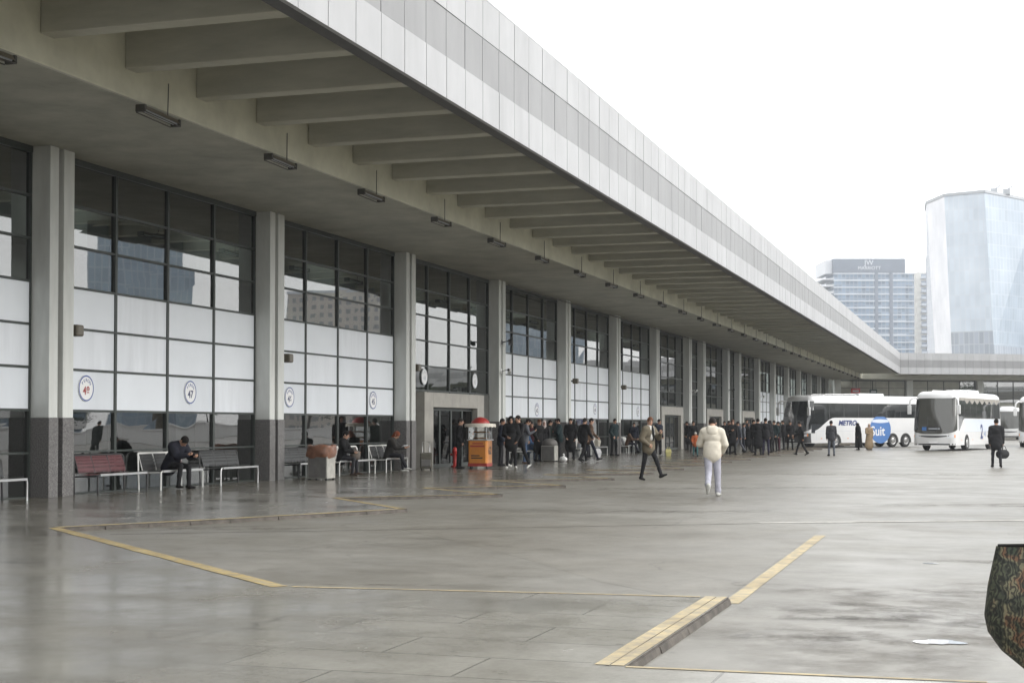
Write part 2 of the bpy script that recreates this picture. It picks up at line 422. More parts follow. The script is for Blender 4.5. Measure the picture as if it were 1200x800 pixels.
# dim concourse behind the glass
b = TB(); b.box(-29, -29.3, YA + .3, 189, 0.01, ZS, 0); b.box(XG - .35, -29, YA + .3, 189, .004, .02, 1); b.box(XG - .4, -22.6, YA + .3, 189, ZS + .01, ZS + .2, 0); b.box(-28.2, -29, YA + .3, 189, ZS + .01, ZS + .2, 0)
b.box(-22.45, -22.6, YA + .3, 189, ZS + .2, 9.74, 0); b.box(-28.2, -28.35, YA + .3, 189, ZS + .2, 9.74, 0)  # shaft walls of the added daylight opening
for y in CY_:
    b.box(-23.2, -23.9, y + .1, y + .8, .02, ZS, 0)
for k in range(14):
    y = -6 + k * 14.2
    b.box(-26.4, -28.9, y, y + 8.5, .02, 2.6, 2); b.box(-26.3, -26.4, y + .3, y + 8.2, 2.0, 2.5, 3)
b.build('concourse', [M['interior'], M['interior_floor'], M['stone_dark'], M['film']])
# thin conduit along the window heads
b = TB(); b.tube([(XC + .06, 56.6, 7.08), (XC + .06, 185, 7.08)], .025, 6); b.build('conduit', M['groove'])

# the wing that closes the yard at the far end, turned 60 degrees
def wp(s, t, z):               # s along the wing fascia from the corner, t behind its face
    q = PC + W * s - WN * t
    return (q.x, q.y, z)
class WB(TB):
    def wbox(s, s0, s1, t0, t1, z0, z1, mi=0):
        q = [wp(a, c, z) for z in (z0, z1) for c in (t0, t1) for a in (s0, s1)]
        s.add(q, [(0, 1, 3, 2), (4, 6, 7, 5), (0, 4, 5, 1), (2, 3, 7, 6), (0, 2, 6, 4), (1, 5, 7, 3)], mi)
s0w = -4.9
b = WB(); b.wbox(.4, 96, .36, 4.6, 9.0, 9.2); b.wbox(.4 - 3, 96, 4.6, 5.2, ZS + .003, 9.5); b.build('canopy_deck', M['beam'])
b = WB(); b.wbox(s0w + 2.4, 96, 4.61, 9.2, ZS, ZS + .24); b.build('soffit', M['soffit'])
k = 0
while 1.5 + k * 2.456 < 95:
    s = 1.5 + k * 2.456; b = WB(); b.wbox(s, s + .36, .37, 4.598, 7.7, 9.02); b.build('canopy_rib', M['beam']); k += 1
b = WB(); b.wbox(0.5, 96, .5, 36, 9.75, 9.9); b.build('roof', M['roof'])
b = WB(); b.wbox(s0w, 96, 16, 16.3, 0.01, 9.7); b.build('rear_wall', M['interior'])
s = s0w + .3; cnt = 0
while s < 92:
    b = WB(); b.wbox(s, s + CW, 8.48, 8.98, 1.63, ZS); c_ = b.build('column', M['column'], bevel=.012)
    b = WB(); b.wbox(s - .012, s + CW + .012, 8.466, 8.96, 0, 1.63); o = b.build('granite_base', M['granite']); o.parent = c_
    a, e = s + CW + .02, s + 9.8; n = 4; st = (e - a) / n
    f = WB(); g = WB(); w = WB(); g2 = WB()
    for j in range(n + 1):
        x = a + st * j; f.wbox(max(x - .05, a), min(x + .05, e), 8.9, 9.02, .03, ZS - .13)
    zz = [.02, .91, 1.79, 2.67, 3.55, 4.43, 5.31, 6.19, ZS - .12]
    for z in zz[1:-1]:
        for j in range(n): f.wbox(a + st * j + .05, a + st * (j + 1) - .05, 8.905, 9.01, z - .026, z + .026)
    f.wbox(a, e, 8.88, 9.03, ZS - .13, ZS); f.wbox(a, e, 8.88, 9.03, 0, .03)
    for j in range(n):
        for q in range(len(zz) - 1):
            x0, x1 = a + st * j + .04, a + st * (j + 1) - .04
            blind = (zz[q] > 4.4 and cnt < 2 and not (cnt == 1 and j == 3)) or (1.7 < zz[q] < 4.4 and cnt != 3)
            if blind: w.wbox(x0, x1, 8.95, 8.99, zz[q] + .02, zz[q + 1] - .02)
            else: (g if zz[q] > 1.7 else g2).add([wp(x0, 8.96, zz[q]), wp(x1, 8.96, zz[q]), wp(x1, 8.96, zz[q + 1]), wp(x0, 8.96, zz[q + 1])], [(0, 1, 2, 3)])
    wb = f.build('window_bay', M['mullion'])
    o = g.build('pane', M['glass']); o.parent = wb
    o = g2.build('pane', M['glass']); o.parent = wb
    if w.v: o = w.build('white_panel', M['soffit']); o.parent = wb
    s += 9.83; cnt += 1
# ------------------------------------------------------------------ ground
M['road'] = ground_mat('yard_concrete', (.168, .156, .132), (.21, .198, .173), (.25, .239, .215), (.30, .46), tile=(9.0, 6.2, .018, R(3), 0), streak=(.2, .9, 1), tilecol=.8, spec=.5)
M['plat'] = ground_mat('platform_paving', (.185, .176, .156), (.232, .222, .20), (.275, .265, .243), (.12, .28), tile=(1.5, .75, .012, R(0), .5), spec=.6, x_tone=(-5.6, -.6, (1.5, 1.52, 1.51)), tilecol=.55, bump=.06)
M['kerb_worn'] = paint_mat('worn_kerb_paint', (.46, .36, .18), (.29, .255, .20), .47, 3)
M['kerb'] = mat('kerb_concrete', (.24, .21, .16), .8, var=.45, vscale=5, bump=.5, bscale=30)
M['kerb_face'] = mat('kerb_dark', (.10, .088, .076), .85, var=.5, vscale=7, bump=.6, bscale=25)
M['yellow'] = paint_mat('worn_yellow_paint', (.43, .325, .135), (.26, .225, .17), .505, 8)
M['yellow_pale'] = paint_mat('worn_pale_yellow_paint', (.50, .405, .235), (.31, .27, .20), .50, 7)
M['whiteline'] = paint_mat('worn_white_line', (.60, .59, .56), (.38, .37, .35), .5, 5)

b = MB(); b.add([(-1800, -1200, -.06), (1800, -1200, -.06), (1800, 2400, -.06), (-1800, 2400, -.06)], [(0, 1, 2, 3)])
tag(b.build('road', M['road']), kind='structure')

EDGE = [(-2.11, 8.92), (-2.11, 12.78), (-6.1, 12.42), (-12.73, 18.53), (-11.35, 21.05), (-9.75, 24.57)]
teeth = []
y = 27.9
while y < 183:
    teeth += [(-12.6, y), (-9.85, y + 2.45)]; y += 5.05
EDGE += teeth
poly = [(-46, -60), (16, -60), (16, 9.9), (.2, 9.03)] + EDGE + [(-12.6, 190), (-46, 260)]
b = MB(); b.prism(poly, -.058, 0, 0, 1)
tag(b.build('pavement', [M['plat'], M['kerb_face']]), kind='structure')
# the pavement in front of the far wing
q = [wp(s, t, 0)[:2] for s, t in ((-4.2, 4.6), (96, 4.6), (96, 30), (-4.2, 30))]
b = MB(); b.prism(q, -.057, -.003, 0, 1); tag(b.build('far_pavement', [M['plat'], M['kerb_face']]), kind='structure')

def strip(b, pts, w, z, mi=0, side=-1, jag=0):
    """flat band beside a polyline, on its left (+1) or right (-1) or centred (0)"""
    L_, Rr = [], []
    for i, p in enumerate(pts):
        p = Vector((*p, 0)); a = Vector((*pts[max(i - 1, 0)], 0)); c = Vector((*pts[min(i + 1, len(pts) - 1)], 0))
        d1 = (p - a).normalized() if i else (c - p).normalized(); d2 = (c - p).normalized() if i < len(pts) - 1 else d1
        n1 = Vector((-d1.y, d1.x, 0)); n2 = Vector((-d2.y, d2.x, 0)); mn = (n1 + n2)
        mn = mn / max(mn.dot(n1), .35) if mn.length > .1 else n1
        ww = w * (1 + (rng.random() - .5) * jag)
        if side == 0: L_.append(p + mn * ww / 2); Rr.append(p - mn * ww / 2)
        elif side > 0: L_.append(p + mn * ww); Rr.append(p)
        else: L_.append(p); Rr.append(p - mn * ww)
    n = len(pts)
    b.add([(q.x, q.y, z) for q in L_ + Rr], [(i + n, i + n + 1, i + 1, i) for i in range(n - 1)], mi)
def sub(a, c, n):
    return [(a[0] + (c[0] - a[0]) * i / n, a[1] + (c[1] - a[1]) * i / n) for i in range(n + 1)]
# kerb stones with worn yellow tops: the edge runs with the pavement on its left
b = MB()
strip(b, sub((-2.12, 8.93), (-2.12, 12.77), 12), .085, .004, 1, 1, .06)
strip(b, sub((-2.212, 8.93), (-2.212, 12.77), 12), .095, .004, 1, 1, .06)
strip(b, sub((-6.1, 12.42), (-12.73, 18.53), 16), .17, .004, 0, 1, .15)
strip(b, sub((-2.35, 12.76), (-6.05, 12.43), 10), .06, .004, 1, 1, .3)
strip(b, sub((.0, 9.02), (-2.1, 8.93), 8), .05, .004, 1, 1, .3); strip(b, sub((16, 9.89), (.2, 9.04), 20), .05, .004, 1, 1, .3)
strip(b, [(-12.73, 18.53), (-11.35, 21.05), (-9.75, 24.57)], .2, .004, 2, 1)
strip(b, sub((-9.75, 24.57), (-12.6, 27.9), 8), .14, .004, 0, 1, .2)
for k in range(0, len(teeth) - 1):
    a, c = teeth[k], teeth[k + 1]
    strip(b, sub(a, c, 6), .16, .004, 0, 1, .2)
tag(b.build('kerb_paint', [M['yellow'], M['yellow_pale'], M['kerb_worn']]), kind='structure')
# kerb stones: low worn blocks along the open edges
b = MB()
def kstones(a, c, st, w=.16, side=1, h=.0):
    d = Vector((c[0] - a[0], c[1] - a[1], 0)); n = max(1, int(d.length / st)); u = d.normalized(); nn = Vector((u.y, -u.x, 0))
    for i in range(n):
        p = Vector((*a, 0)) + d * (i / n); q = Vector((*a, 0)) + d * ((i + 1) / n) - u * .012
        o = nn * (.015 + rng.random() * .02); r = -nn * w
        zt = -.004 - rng.random() * .012
        vs = [(*(p + r).xy, -.06), (*(q + r).xy, -.06), (*(q + o).xy, -.06), (*(p + o).xy, -.06), (*(p + r).xy, zt), (*(q + r).xy, zt), (*(q + o * .5).xy, zt), (*(p + o * .5).xy, zt)]
        b.add(vs, [(3, 2, 1, 0), (4, 5, 6, 7), (0, 1, 5, 4), (1, 2, 6, 5), (2, 3, 7, 6), (3, 0, 4, 7)])
kstones((-2.11, 8.92), (-2.11, 12.78), .8); kstones((-12.73, 18.53), (-11.35, 21.05), .7); kstones((-11.35, 21.05), (-9.75, 24.57), .8)
for k in range(0, len(teeth) - 1, 2): kstones(teeth[k], teeth[k + 1], .9)
tag(b.build('kerb', M['kerb_face']), kind='structure')
# painted lines and the drain across the yard
b = MB()
strip(b, sub((-2.10, 12.83), (-2.2, 21.1), 24), .145, -.056, 0, 0, .08)
tag(b.build('yellow_line', M['yellow_pale']), kind='structure')
b = MB()
strip(b, sub((-11.75, 18.3), (-8.64, 20.18), 6), .05, -.056, 0, 0, .3); strip(b, sub((-8.64, 20.18), (-3.25, 23.49), 20), .055, -.056, 0, 0, .35)
strip(b, sub((-3.25, 23.49), (3, 26.54), 20), .05, -.056, 0, 0, .2)
strip(b, sub((-3.4, 23.55), (20, 34.95), 50), .18, -.0555, 1, 0, .25)
tag(b.build('drain_channel', [M['kerb_face'], M['whiteline']]), kind='structure')
def blob(cx, cy, rx, ry, n, seed, rot=0, rough=.35):
    r_ = random.Random(seed); ph = [r_.random() * 6.28 for _ in range(6)]; pts = []
    for i in range(n):
        t = 2 * math.pi * i / n
        k = 1 + rough * sum(math.sin((j + 2) * t + ph[j]) / (j + 2) for j in range(6)) * 1.4
        x, y_ = rx * k * math.cos(t), ry * k * math.sin(t)
        pts.append((cx + x * math.cos(rot) - y_ * math.sin(rot), cy + x * math.sin(rot) + y_ * math.cos(rot)))
    return pts
# standing water
m, nt, bs, N, L = new_mat('puddle_water')
bs.inputs['Base Color'].default_value = (.3, .3, .29, 1); bs.inputs['Roughness'].default_value = .03; bs.inputs['IOR'].default_value = 1.45; bs.inputs['Specular IOR Level'].default_value = .9
bs.inputs['Metallic'].default_value = .75; bs.inputs['Base Color'].default_value = (.85, .86, .86, 1)
M['water'] = m
for nm, cx, cy, rx, ry, sd in (('puddle', -.32, 10.98, .15, .13, 3), ('puddle', -.59, 17.21, .09, .05, 5)):
    pts = blob(cx, cy, rx, ry, 60, sd, R(12), .22)
    b = MB(); b.add([(x, y_, -.0545) for x, y_ in pts], [tuple(range(len(pts)))])
    tag(b.build(nm, M['water']), kind='structure')
# patched asphalt and damp areas of the yard
M['patch'] = ground_mat('dark_patch', (.158, .145, .122), (.192, .179, .155), (.222, .21, .187), (.32, .5), spec=.4)
M['oil'] = mat('oil_stain', (.15, .132, .108), .5, var=.3, vscale=3)
_n = M['oil'].node_tree; _z = _n.nodes.new('ShaderNodeTexNoise'); _z.inputs['Scale'].default_value = 2.2; _z.inputs['Detail'].default_value = 9; _z.inputs['Roughness'].default_value = .75
_t = _n.nodes.new('ShaderNodeTexCoord'); _n.links.new(_t.outputs['Object'], _z.inputs['Vector']); _r = ramp(_n.nodes, _n.links, _z.outputs['Fac'], [(.42, (0, 0, 0)), (.68, (.8, .8, .8))]); _a = _n.nodes.new('ShaderNodeAttribute'); _a.attribute_name = 'spread'; _m = _n.nodes.new('ShaderNodeMath'); _m.operation = 'MULTIPLY'; _n.links.new(_r.outputs['Color'], _m.inputs[0]); _n.links.new(_a.outputs['Fac'], _m.inputs[1]); _n.links.new(_m.outputs[0], _n.nodes['Principled BSDF'].inputs['Alpha'])
pp = [(-8.6, 20.9), (-7.0, 19.0), (-5.2, 16.6), (-3.6, 14.2), (-2.4, 12.95), (-2.2, 12.95), (-2.3, 22.2), (-2.9, 24.5), (-8.5, 21.2)]
b = MB(); b.add([(x, y_, -.0585) for x, y_ in pp], [tuple(range(len(pp)))]); tag(b.build('road_patch', M['patch']), kind='structure')
b = MB(); fade = []
for cx, cy, rx, ry, sd, ro in ((-.3, 11.2, 2.2, 1.6, 31, .1), (.3, 14.0, 2.6, 1.6, 32, 0), (-.6, 12.4, 1.4, .8, 34, .2), (-10.9, 19.9, 1.6, .5, 33, .5), (-.9, 12.2, .9, .35, 21, .1), (-1.2, 10.9, .7, .25, 22, -.1), (-5.6, 13.3, .8, .09, 23, .2), (-.2, 17.6, .9, .3, 25, .2), (-6, 26, 3, .5, 26, .4), (0, 30, 3, .6, 27, .3), (-7, 36, 4, .8, 28, .4), (-3, 48, 5, 1, 29, .3)):
    pts = blob(cx, cy, rx, ry, 36, sd, ro, .45); n = len(pts)
    vs = [(cx, cy, -.057)] + [(cx + (x - cx) * .5, cy + (y_ - cy) * .5, -.057) for x, y_ in pts] + [(x, y_, -.057) for x, y_ in pts]
    b.add(vs, [(0, 1 + k, 1 + (k + 1) % n) for k in range(n)] + [(1 + k, 1 + n + k, 1 + n + (k + 1) % n, 1 + (k + 1) % n) for k in range(n)])
    fade += [1.] + [.75] * n + [0.] * n
o = b.build('oil_stain', M['oil']); tag(o, kind='structure')
at_ = o.data.attributes.new('spread', 'FLOAT', 'POINT'); at_.data.foreach_set('value', fade)
# ------------------------------------------------------------------ coaches
M['bus_white'] = mat('coach_paint', (.70, .70, .705), .28, spec=.5, coat=.5, var=.04, vscale=.9)
M['bus_blue_tint'] = mat('coach_pale_blue', (.66, .71, .80), .3, coat=.4)
m, nt, bs, N, L = new_mat('coach_glass'); bs.inputs['Base Color'].default_value = (.018, .02, .021, 1); bs.inputs['Roughness'].default_value = .04; bs.inputs['IOR'].default_value = 1.75
M['bus_glass'] = m
m, nt, bs, N, L = new_mat('coach_windscreen'); bs.inputs['Base Color'].default_value = (.055, .055, .048, 1); bs.inputs['Roughness'].default_value = .05; bs.inputs['IOR'].default_value = 1.75
M['bus_screen'] = m
M['tyre'] = mat('tyre', (.022, .022, .022), .85, var=.3, vscale=12)
M['rim'] = mat('steel_rim', (.38, .38, .38), .4, metal=.7)
M['logo_blue'] = mat('logo_blue', (.06, .17, .43), .35)
M['navy'] = mat('navy_lettering', (.02, .04, .16), .4)
M['red'] = mat('signal_red', (.5, .03, .025), .4)
M['orange'] = mat('indicator_orange', (.75, .25, .04), .35)
M['lamp'] = mat('lamp_lens', (.75, .77, .8), .08, spec=.9)
M['grey_mark'] = mat('grey_marking', (.5, .53, .57), .4)
M['curtain'] = mat('cream_curtain', (.30, .28, .25), .8, var=.3, vscale=6)
M['bus_under'] = mat('bus_underside', (.03, .03, .03), .7)
M['grille'] = mat('grille_grey', (.07, .072, .075), .4)

def smooth(a, b_, t):
    t = max(0, min(1, (t - a) / (b_ - a))); return t * t * (3 - 2 * t)
class Coach:
    def __init__(s, root, L_=12.2, W_=2.55, H_=3.6, rake=.5, paint='bus_white'):
        s.r = root; s.L = L_; s.W = W_; s.H = H_; s.rake = rake; s.paint = M[paint]
    def hw(s, z): return s.W / 2 - .07 * smooth(1.2, s.H, z)
    def yf(s, z): return s.L / 2 - s.rake * smooth(.9, s.H + .4, z) ** 1.3 - .05 * smooth(.8, .2, z)
    def yr(s, z): return -s.L / 2 + .12 * smooth(1.5, s.H, z)
    def ring(s, z, inset=0.):
        w = s.hw(z) - inset; yf = s.yf(z) - inset; yr = s.yr(z) + inset
        rc = max(.12, .42 - inset * .5); rb = max(.1, .2 - inset * .3); bow = .16
        p = []
        # front, from the left side round to the right side
        for k in range(9):
            t = math.pi - k / 8 * math.pi / 2
            p.append((-w + rc + rc * math.cos(t), yf - bow - rc + rc * math.sin(t)))
        for k in range(1, 12):
            u = -1 + 2 * k / 12; x = (w - rc) * u
            p.append((x, yf - bow * u * u * ((w - rc) / w) ** 0))
        for k in range(9):
            t = math.pi / 2 - k / 8 * math.pi / 2
            p.append((w - rc + rc * math.cos(t), yf - bow - rc + rc * math.sin(t)))
        nf = len(p)
        for k in range(5):
            t = -k / 4 * math.pi / 2
            p.append((w - rb + rb * math.cos(t), yr + rb + rb * math.sin(t)))
        for k in range(5):
            t = -math.pi / 2 - k / 4 * math.pi / 2
            p.append((-w + rb + rb * math.cos(t), yr + rb + rb * math.sin(t)))
        return p, nf
    def body(s):
        b = MB(); zs = [.34, .5, .8, 1.1, 1.5, 1.9, 2.3, 2.7, 3.0, s.H - .38]
        rings = [s.ring(z)[0] for z in zs]; zz = list(zs)
        for k in range(1, 7):
            a = k / 6 * math.pi / 2
            rings.append(s.ring(s.H - .38, .42 * (1 - math.cos(a)))[0]); zz.append(s.H - .38 + .38 * math.sin(a))
        n = len(rings[0]); vs = [(x, y_, z) for rg, z in zip(rings, zz) for x, y_ in rg]
        fs = [(i * n + k, i * n + n + k, i * n + n + (k + 1) % n, i * n + (k + 1) % n) for i in range(len(rings) - 1) for k in range(n)]
        fs = [f for f in fs]
        b.add(vs, fs, 0, True); b.add(vs[-n:], [tuple(range(n))[::-1]], 0); b.add(vs[:n], [tuple(range(n))], 1)
        return b.build('body', [s.paint, M['bus_under']], s.r)
    def fpt(s, u, z, off):
        p, nf = s.ring(z, -off); p = p[:nf]
        acc = [0]
        for i in range(1, nf): acc.append(acc[-1] + math.dist(p[i], p[i - 1]))
        t = (u + 1) / 2 * acc[-1]
        for i in range(1, nf):
            if acc[i] >= t - 1e-9:
                f = (t - acc[i - 1]) / max(1e-9, acc[i] - acc[i - 1])
                return (p[i - 1][0] + (p[i][0] - p[i - 1][0]) * f, p[i - 1][1] + (p[i][1] - p[i - 1][1]) * f, z)
    def front(s, b, u0, u1, z0, z1, off=.008, nu=14, nz=8, mi=0, zlow=None):
        vs = []
        for j in range(nz + 1):
            for i in range(nu + 1):
                u = u0 + (u1 - u0) * i / nu; lo = zlow(u) if zlow else z0
                vs.append(s.fpt(u, lo + (z1 - lo) * j / nz, off))
        b.add(vs, [(j * (nu + 1) + i, j * (nu + 1) + i + 1, (j + 1) * (nu + 1) + i + 1, (j + 1) * (nu + 1) + i)[::-1] for j in range(nz) for i in range(nu)], mi, True)
    def side(s, b, sg, y0, y1, zlow, zhigh, off=.008, ny=24, nz=4, mi=0):
        vs = []
        for j in range(nz + 1):
            for i in range(ny + 1):
                y_ = y0 + (y1 - y0) * i / ny; lo = zlow(y_) if callable(zlow) else zlow; hi = zhigh(y_) if callable(zhigh) else zhigh
                z = lo + (hi - lo) * j / nz; vs.append((sg * (s.hw(z) + off), y_, z))
        fs = [(j * (ny + 1) + i, j * (ny + 1) + i + 1, (j + 1) * (ny + 1) + i + 1, (j + 1) * (ny + 1) + i) for j in range(nz) for i in range(ny)]
        b.add(vs, [f[::-1] if sg > 0 else f for f in fs], mi, True)
    def wheel(s, sg, y_, r=.5):
        b = MB(); x = sg * (s.W / 2 + .005)
        for a0 in (0,):
            pr = [(.26, -.14), (r - .05, -.15), (r, -.10), (r, .10), (r - .05, .15), (.29, .14), (.27, .06)]
            n = 22; vs = []
            for rr, w in pr:
                vs += [(x - sg * .12 + sg * w, y_ + rr * math.cos(2 * math.pi * k / n), r - .0 + rr * math.sin(2 * math.pi * k / n)) for k in range(n)]
            b.add(vs, [(i * n + k, i * n + (k + 1) % n, (i + 1) * n + (k + 1) % n, (i + 1) * n + k) for i in range(len(pr) - 1) for k in range(n)], 0, True)
        w = b.build('wheel', M['tyre'], s.r)
        b = MB(); pr = [(.285, .145), (.2, .10), (.17, .15), (.09, .16), (.0, .165)]
        vs = []
        for rr, q in pr: vs += [(x - sg * .12 + sg * q, y_ + rr * math.cos(2 * math.pi * k / n), r + rr * math.sin(2 * math.pi * k / n)) for k in range(n)]
        b.add(vs, [(i * n + k, i * n + (k + 1) % n, (i + 1) * n + (k + 1) % n, (i + 1) * n + k) for i in range(len(pr) - 1) for k in range(n)], 0, True)
        b.build('rim', M['rim'], w)
    def arch(s, b, sg, y_, r=.58, off=.006, mi=0):
        n = 16; vs = [(sg * (s.hw(.6) + off), y_, .34)]
        for k in range(n + 1):
            t = math.pi * k / n; z = .42 + r * math.sin(t) if 0 < k < n else .34
            vs.append((sg * (s.hw(z) + off), y_ + r * math.cos(t), z))
        b.add(vs, [(0, k + 1, k + 2) if sg > 0 else (0, k + 2, k + 1) for k in range(n)], mi)
    def mirror(s, sg, arm=.55, drop=.9, name='mirror', m='bus_white'):
        z = s.H - .55; x = sg * (s.hw(z) - .18); y_ = s.yf(z) - .3
        b = MB()
        b.tube([(x, y_, z + .12), (x + sg * .22, y_ + arm * .55, z + .16), (x + sg * .38, y_ + arm * .8, z + .02), (x + sg * .42, y_ + arm * .85, z - .3)], [.05, .06, .065, .05], 8)
        o = b.build('mirror', M[m], s.r)
        b = MB(); Mx = Matrix.Translation((x + sg * .43, y_ + arm * .85, z - .3 - drop * .3)); b.obox(Mx, .24, .13, drop * .62)
        b.build('housing', M[m], o, bevel=.04)
    def text(s, txt, sg, y_, z, size, m, off=.014, shear=0, sx=1, bold=0, name='lettering'):
        # reads left to right seen from outside
        Mt = Matrix(((0, 0, sg, sg * (s.hw(z) + off)), (sg, 0, 0, y_), (0, 1, 0, z), (0, 0, 0, 1)))
        return text_mesh(name, txt, size, M[m], s.r, Mt, .002, shear=shear, sx=sx, bold=bold)

def heading(root, pos, hx, hy):
    root.location = pos; root.rotation_euler.z = math.atan2(-hx, hy)

def make_coach(label, L_=12.2, W_=2.55, H_=3.6, rake=.5, wheels=(3.35, -2.85, -4.2), sweep=(1.25, 2.0, 2.6), group='coaches in the yard', dark_front=False, screen_low=1.02):
    root = empty('coach'); tag(root, label, 'bus', group)
    c = Coach(root, L_, W_, H_, rake); c.body()
    zt = H_ - .55
    # side glass, low at the driver and sweeping up to the belt line
    def zl(y_):
        d = c.L / 2 - y_
        return sweep[0] + (sweep[1] - sweep[0]) * smooth(.75, sweep[2], d)
    for sg in (-1, 1):
        b = MB(); c.side(b, sg, -c.L / 2 + .35, c.L / 2 - .98, zl, zt, ny=40)
        o = b.build('side_window', M['bus_glass'], root)
        b = MB()
        y_ = c.L / 2 - 2.4
        while y_ > -c.L / 2 + .8:
            c.side(b, sg, y_ - .02, y_ + .02, zl, zt, .0105, 1, 3); y_ -= 1.45
        b.build('glazing_bar', M['black'], o)
        b = MB()
        for wy in wheels: c.arch(b, sg, wy)
        b.build('wheel_arch', M['bus_under'], root)
        for wy in wheels: c.wheel(sg, wy)
        # hatch seams, handles and marker lamps
        b = MB(); y_ = c.L / 2 - 1.1
        while y_ > -c.L / 2 + .6:
            if all(abs(y_ - wy) > .7 for wy in wheels): c.side(b, sg, y_ - .008, y_ + .008, .42, 1.15, .005, 1, 2)
            y_ -= 1.3
        c.side(b, sg, -c.L / 2 + .4, c.L / 2 - 1.1, 1.145, 1.16, .005, 10, 1)
        b.build('hatch_seam', M['grey_mark'], root)
        b = MB()
        for k in range(4):
            yy = c.L / 2 - 1.6 - k * 2.6
            if all(abs(yy - wy) > .7 for wy in wheels): c.side(b, sg, yy - .06, yy + .06, .62, .68, .009, 1, 1)
        b.build('marker_lamp', M['orange'], root)
    # front
    b = MB(); c.front(b, -1.0, 1.0, screen_low, H_ - .42, .010, 26, 10, zlow=lambda u: screen_low + .28 * abs(u) ** 3)
    ws = b.build('windscreen', M['bus_glass'] if dark_front else M['bus_screen'], root)
    b = MB()
    for sx_ in (-1, 1):
        p = [c.fpt(sx_ * .12, screen_low + .04, .03), c.fpt(sx_ * .2, screen_low + .5, .03), c.fpt(-sx_ * .02 + .25, screen_low + 1.0, .03)]
        b.tube(p, .014, 5)
    b.build('wiper', M['black'], ws)
    if dark_front:
        for sg in (-1, 1):
            b = MB(); c.side(b, sg, c.L / 2 - .98, c.L / 2 - .62, 1.02, 2.6, .007, 3, 4); c.side(b, sg, c.L / 2 - 1.0, c.L / 2 - .9, 2.6, zt, .007, 2, 2); b.build('pillar_mask', M['bus_glass'], root)
        b = MB(); c.front(b, -1, 1, .36, screen_low, .007, 22, 3); b.build('bumper_mask', M['grille'], root)
    b = MB(); c.front(b, -.62, .62, .80, .93, .009, 14, 2, zlow=lambda u: .80 + .10 * abs(u / .62) ** 2); b.build('grille', M['grille'], root)
    for sx_ in (-1, 1):
        b = MB(); c.front(b, sx_ * .52, sx_ * .80, .66, .95, .012, 6, 4, zlow=lambda u: .70 + .12 * abs(u)); 
        if sx_ < 0: b.f = [f[::-1] for f in b.f]
        b.build('headlight', M['lamp'], root)
        b = MB(); c.front(b, sx_ * .80, sx_ * .86, .80, .97, .012, 3, 2); b.build('indicator', M['orange'], root)
    b = MB(); p = c.fpt(0, .52, .012); b.box(-.26, .26, p[1], p[1] + .012, .46, .57); b.build('number_plate', M['white'], root)
    b = MB(); c.front(b, -.85, .85, .36, .44, .006, 14, 1); b.build('bumper_edge', M['bus_under'], root)
    c.mirror(-1); c.mirror(1)
    # roof unit
    b = MB(); b.box(-.75, .75, -2.2, .4, H_ - .04, H_ + .18); b.build('roof_unit', M['bus_white'], root, bevel=.08)
    b = MB()
    for sx_ in (-1, 1): b.tube([(sx_ * .62, .5, H_ + .02), (sx_ * .62, .7, H_ + .1), (sx_ * .62, 3.6, H_ + .08), (sx_ * .62, 3.9, H_ - .03)], .03, 6)
    b.build('roof_rail', M['bus_white'], root)
    b = MB(); c_ = c.yr(2.2); b.box(-.95, .95, c_ - .004, c_ - .012, 1.7, 2.9); b.build('rear_window', M['bus_glass'], root)
    for sx_ in (-1, 1):
        b = MB(); b.box(sx_ * 1.0, sx_ * 1.15, c_ - .16, c_ - .13, .8, 1.3); b.build('tail_light', M['red'], root)
    return root, c

# first: white coach three quarters towards us
r1, c1 = make_coach('white coach facing the camera with cream curtains and dark blue numeral on its side', 11.8, 2.6, 3.62, sweep=(1.15, 1.98, 2.4), wheels=(3.1, -2.9))
hx, hy = -.237, -.972
heading(r1, (-1.75 - hx * 5.9 - (-hy) * 1.3 * 1.0 , 93.45 - hy * 5.9 + (-hx) * -1.3 * -1.0, -.06), hx, hy)
LS = 1   # the side we see: its left is at local -x when facing +y ; decided below
b = MB()
for k in range(7):          # gathered curtains behind the side glass
    y_ = c1.L / 2 - 2.6 - k * 1.25
    for sg in (-1, 1):
        c1.side(b, sg, y_ - .95, y_, lambda q, y_=y_: 3.07 - .2 * max(0, 1 - abs((q - y_ + .475) / .475)) ** .6, 3.07, .012, 10, 2)
b.build('curtain', M['curtain'], r1)
b = MB()
for sg in (-1, 1): c1.side(b, sg, -c1.L / 2 + .3, c1.L / 2 - 1.3, 3.075, 3.24, .007, 20, 2)
b.build('cream_band', M['curtain'], r1)
b = MB()
for sg in (-1, 1): c1.side(b, sg, -c1.L / 2 + .5, c1.L / 2 - 2.3, 1.17, 1.93, .006, 20, 2)
b.build('pale_blue_panel', M['bus_blue_tint'], r1)
for sg in (-1, 1):
    c1.text('2', sg, -.55, 1.1, 1.25, 'navy', bold=.03)
    c1.text('+1', sg, -.55 + sg * .8, .98, .5, 'logo_blue')
b = MB(); c1.front(b, -.30, .45, 1.22, 1.46, .016, 8, 2); ds = b.build('destination_board', M['black'], r1)
b = MB(); c1.front(b, .26, .45, 1.23, 1.45, .019, 4, 2); b.build('blue_badge', M['logo_blue'], r1)
b = MB(); c1.front(b, -.26, .2, 1.32, 1.37, .019, 4, 1); b.build('display_line', M['grey_mark'], r1)
b = MB()                    # darker glass strip over one edge of the screen
c1.front(b, .62, .93, 1.25, 3.1, .013, 6, 6); b.build('dark_screen_edge', M['bus_glass'], r1)

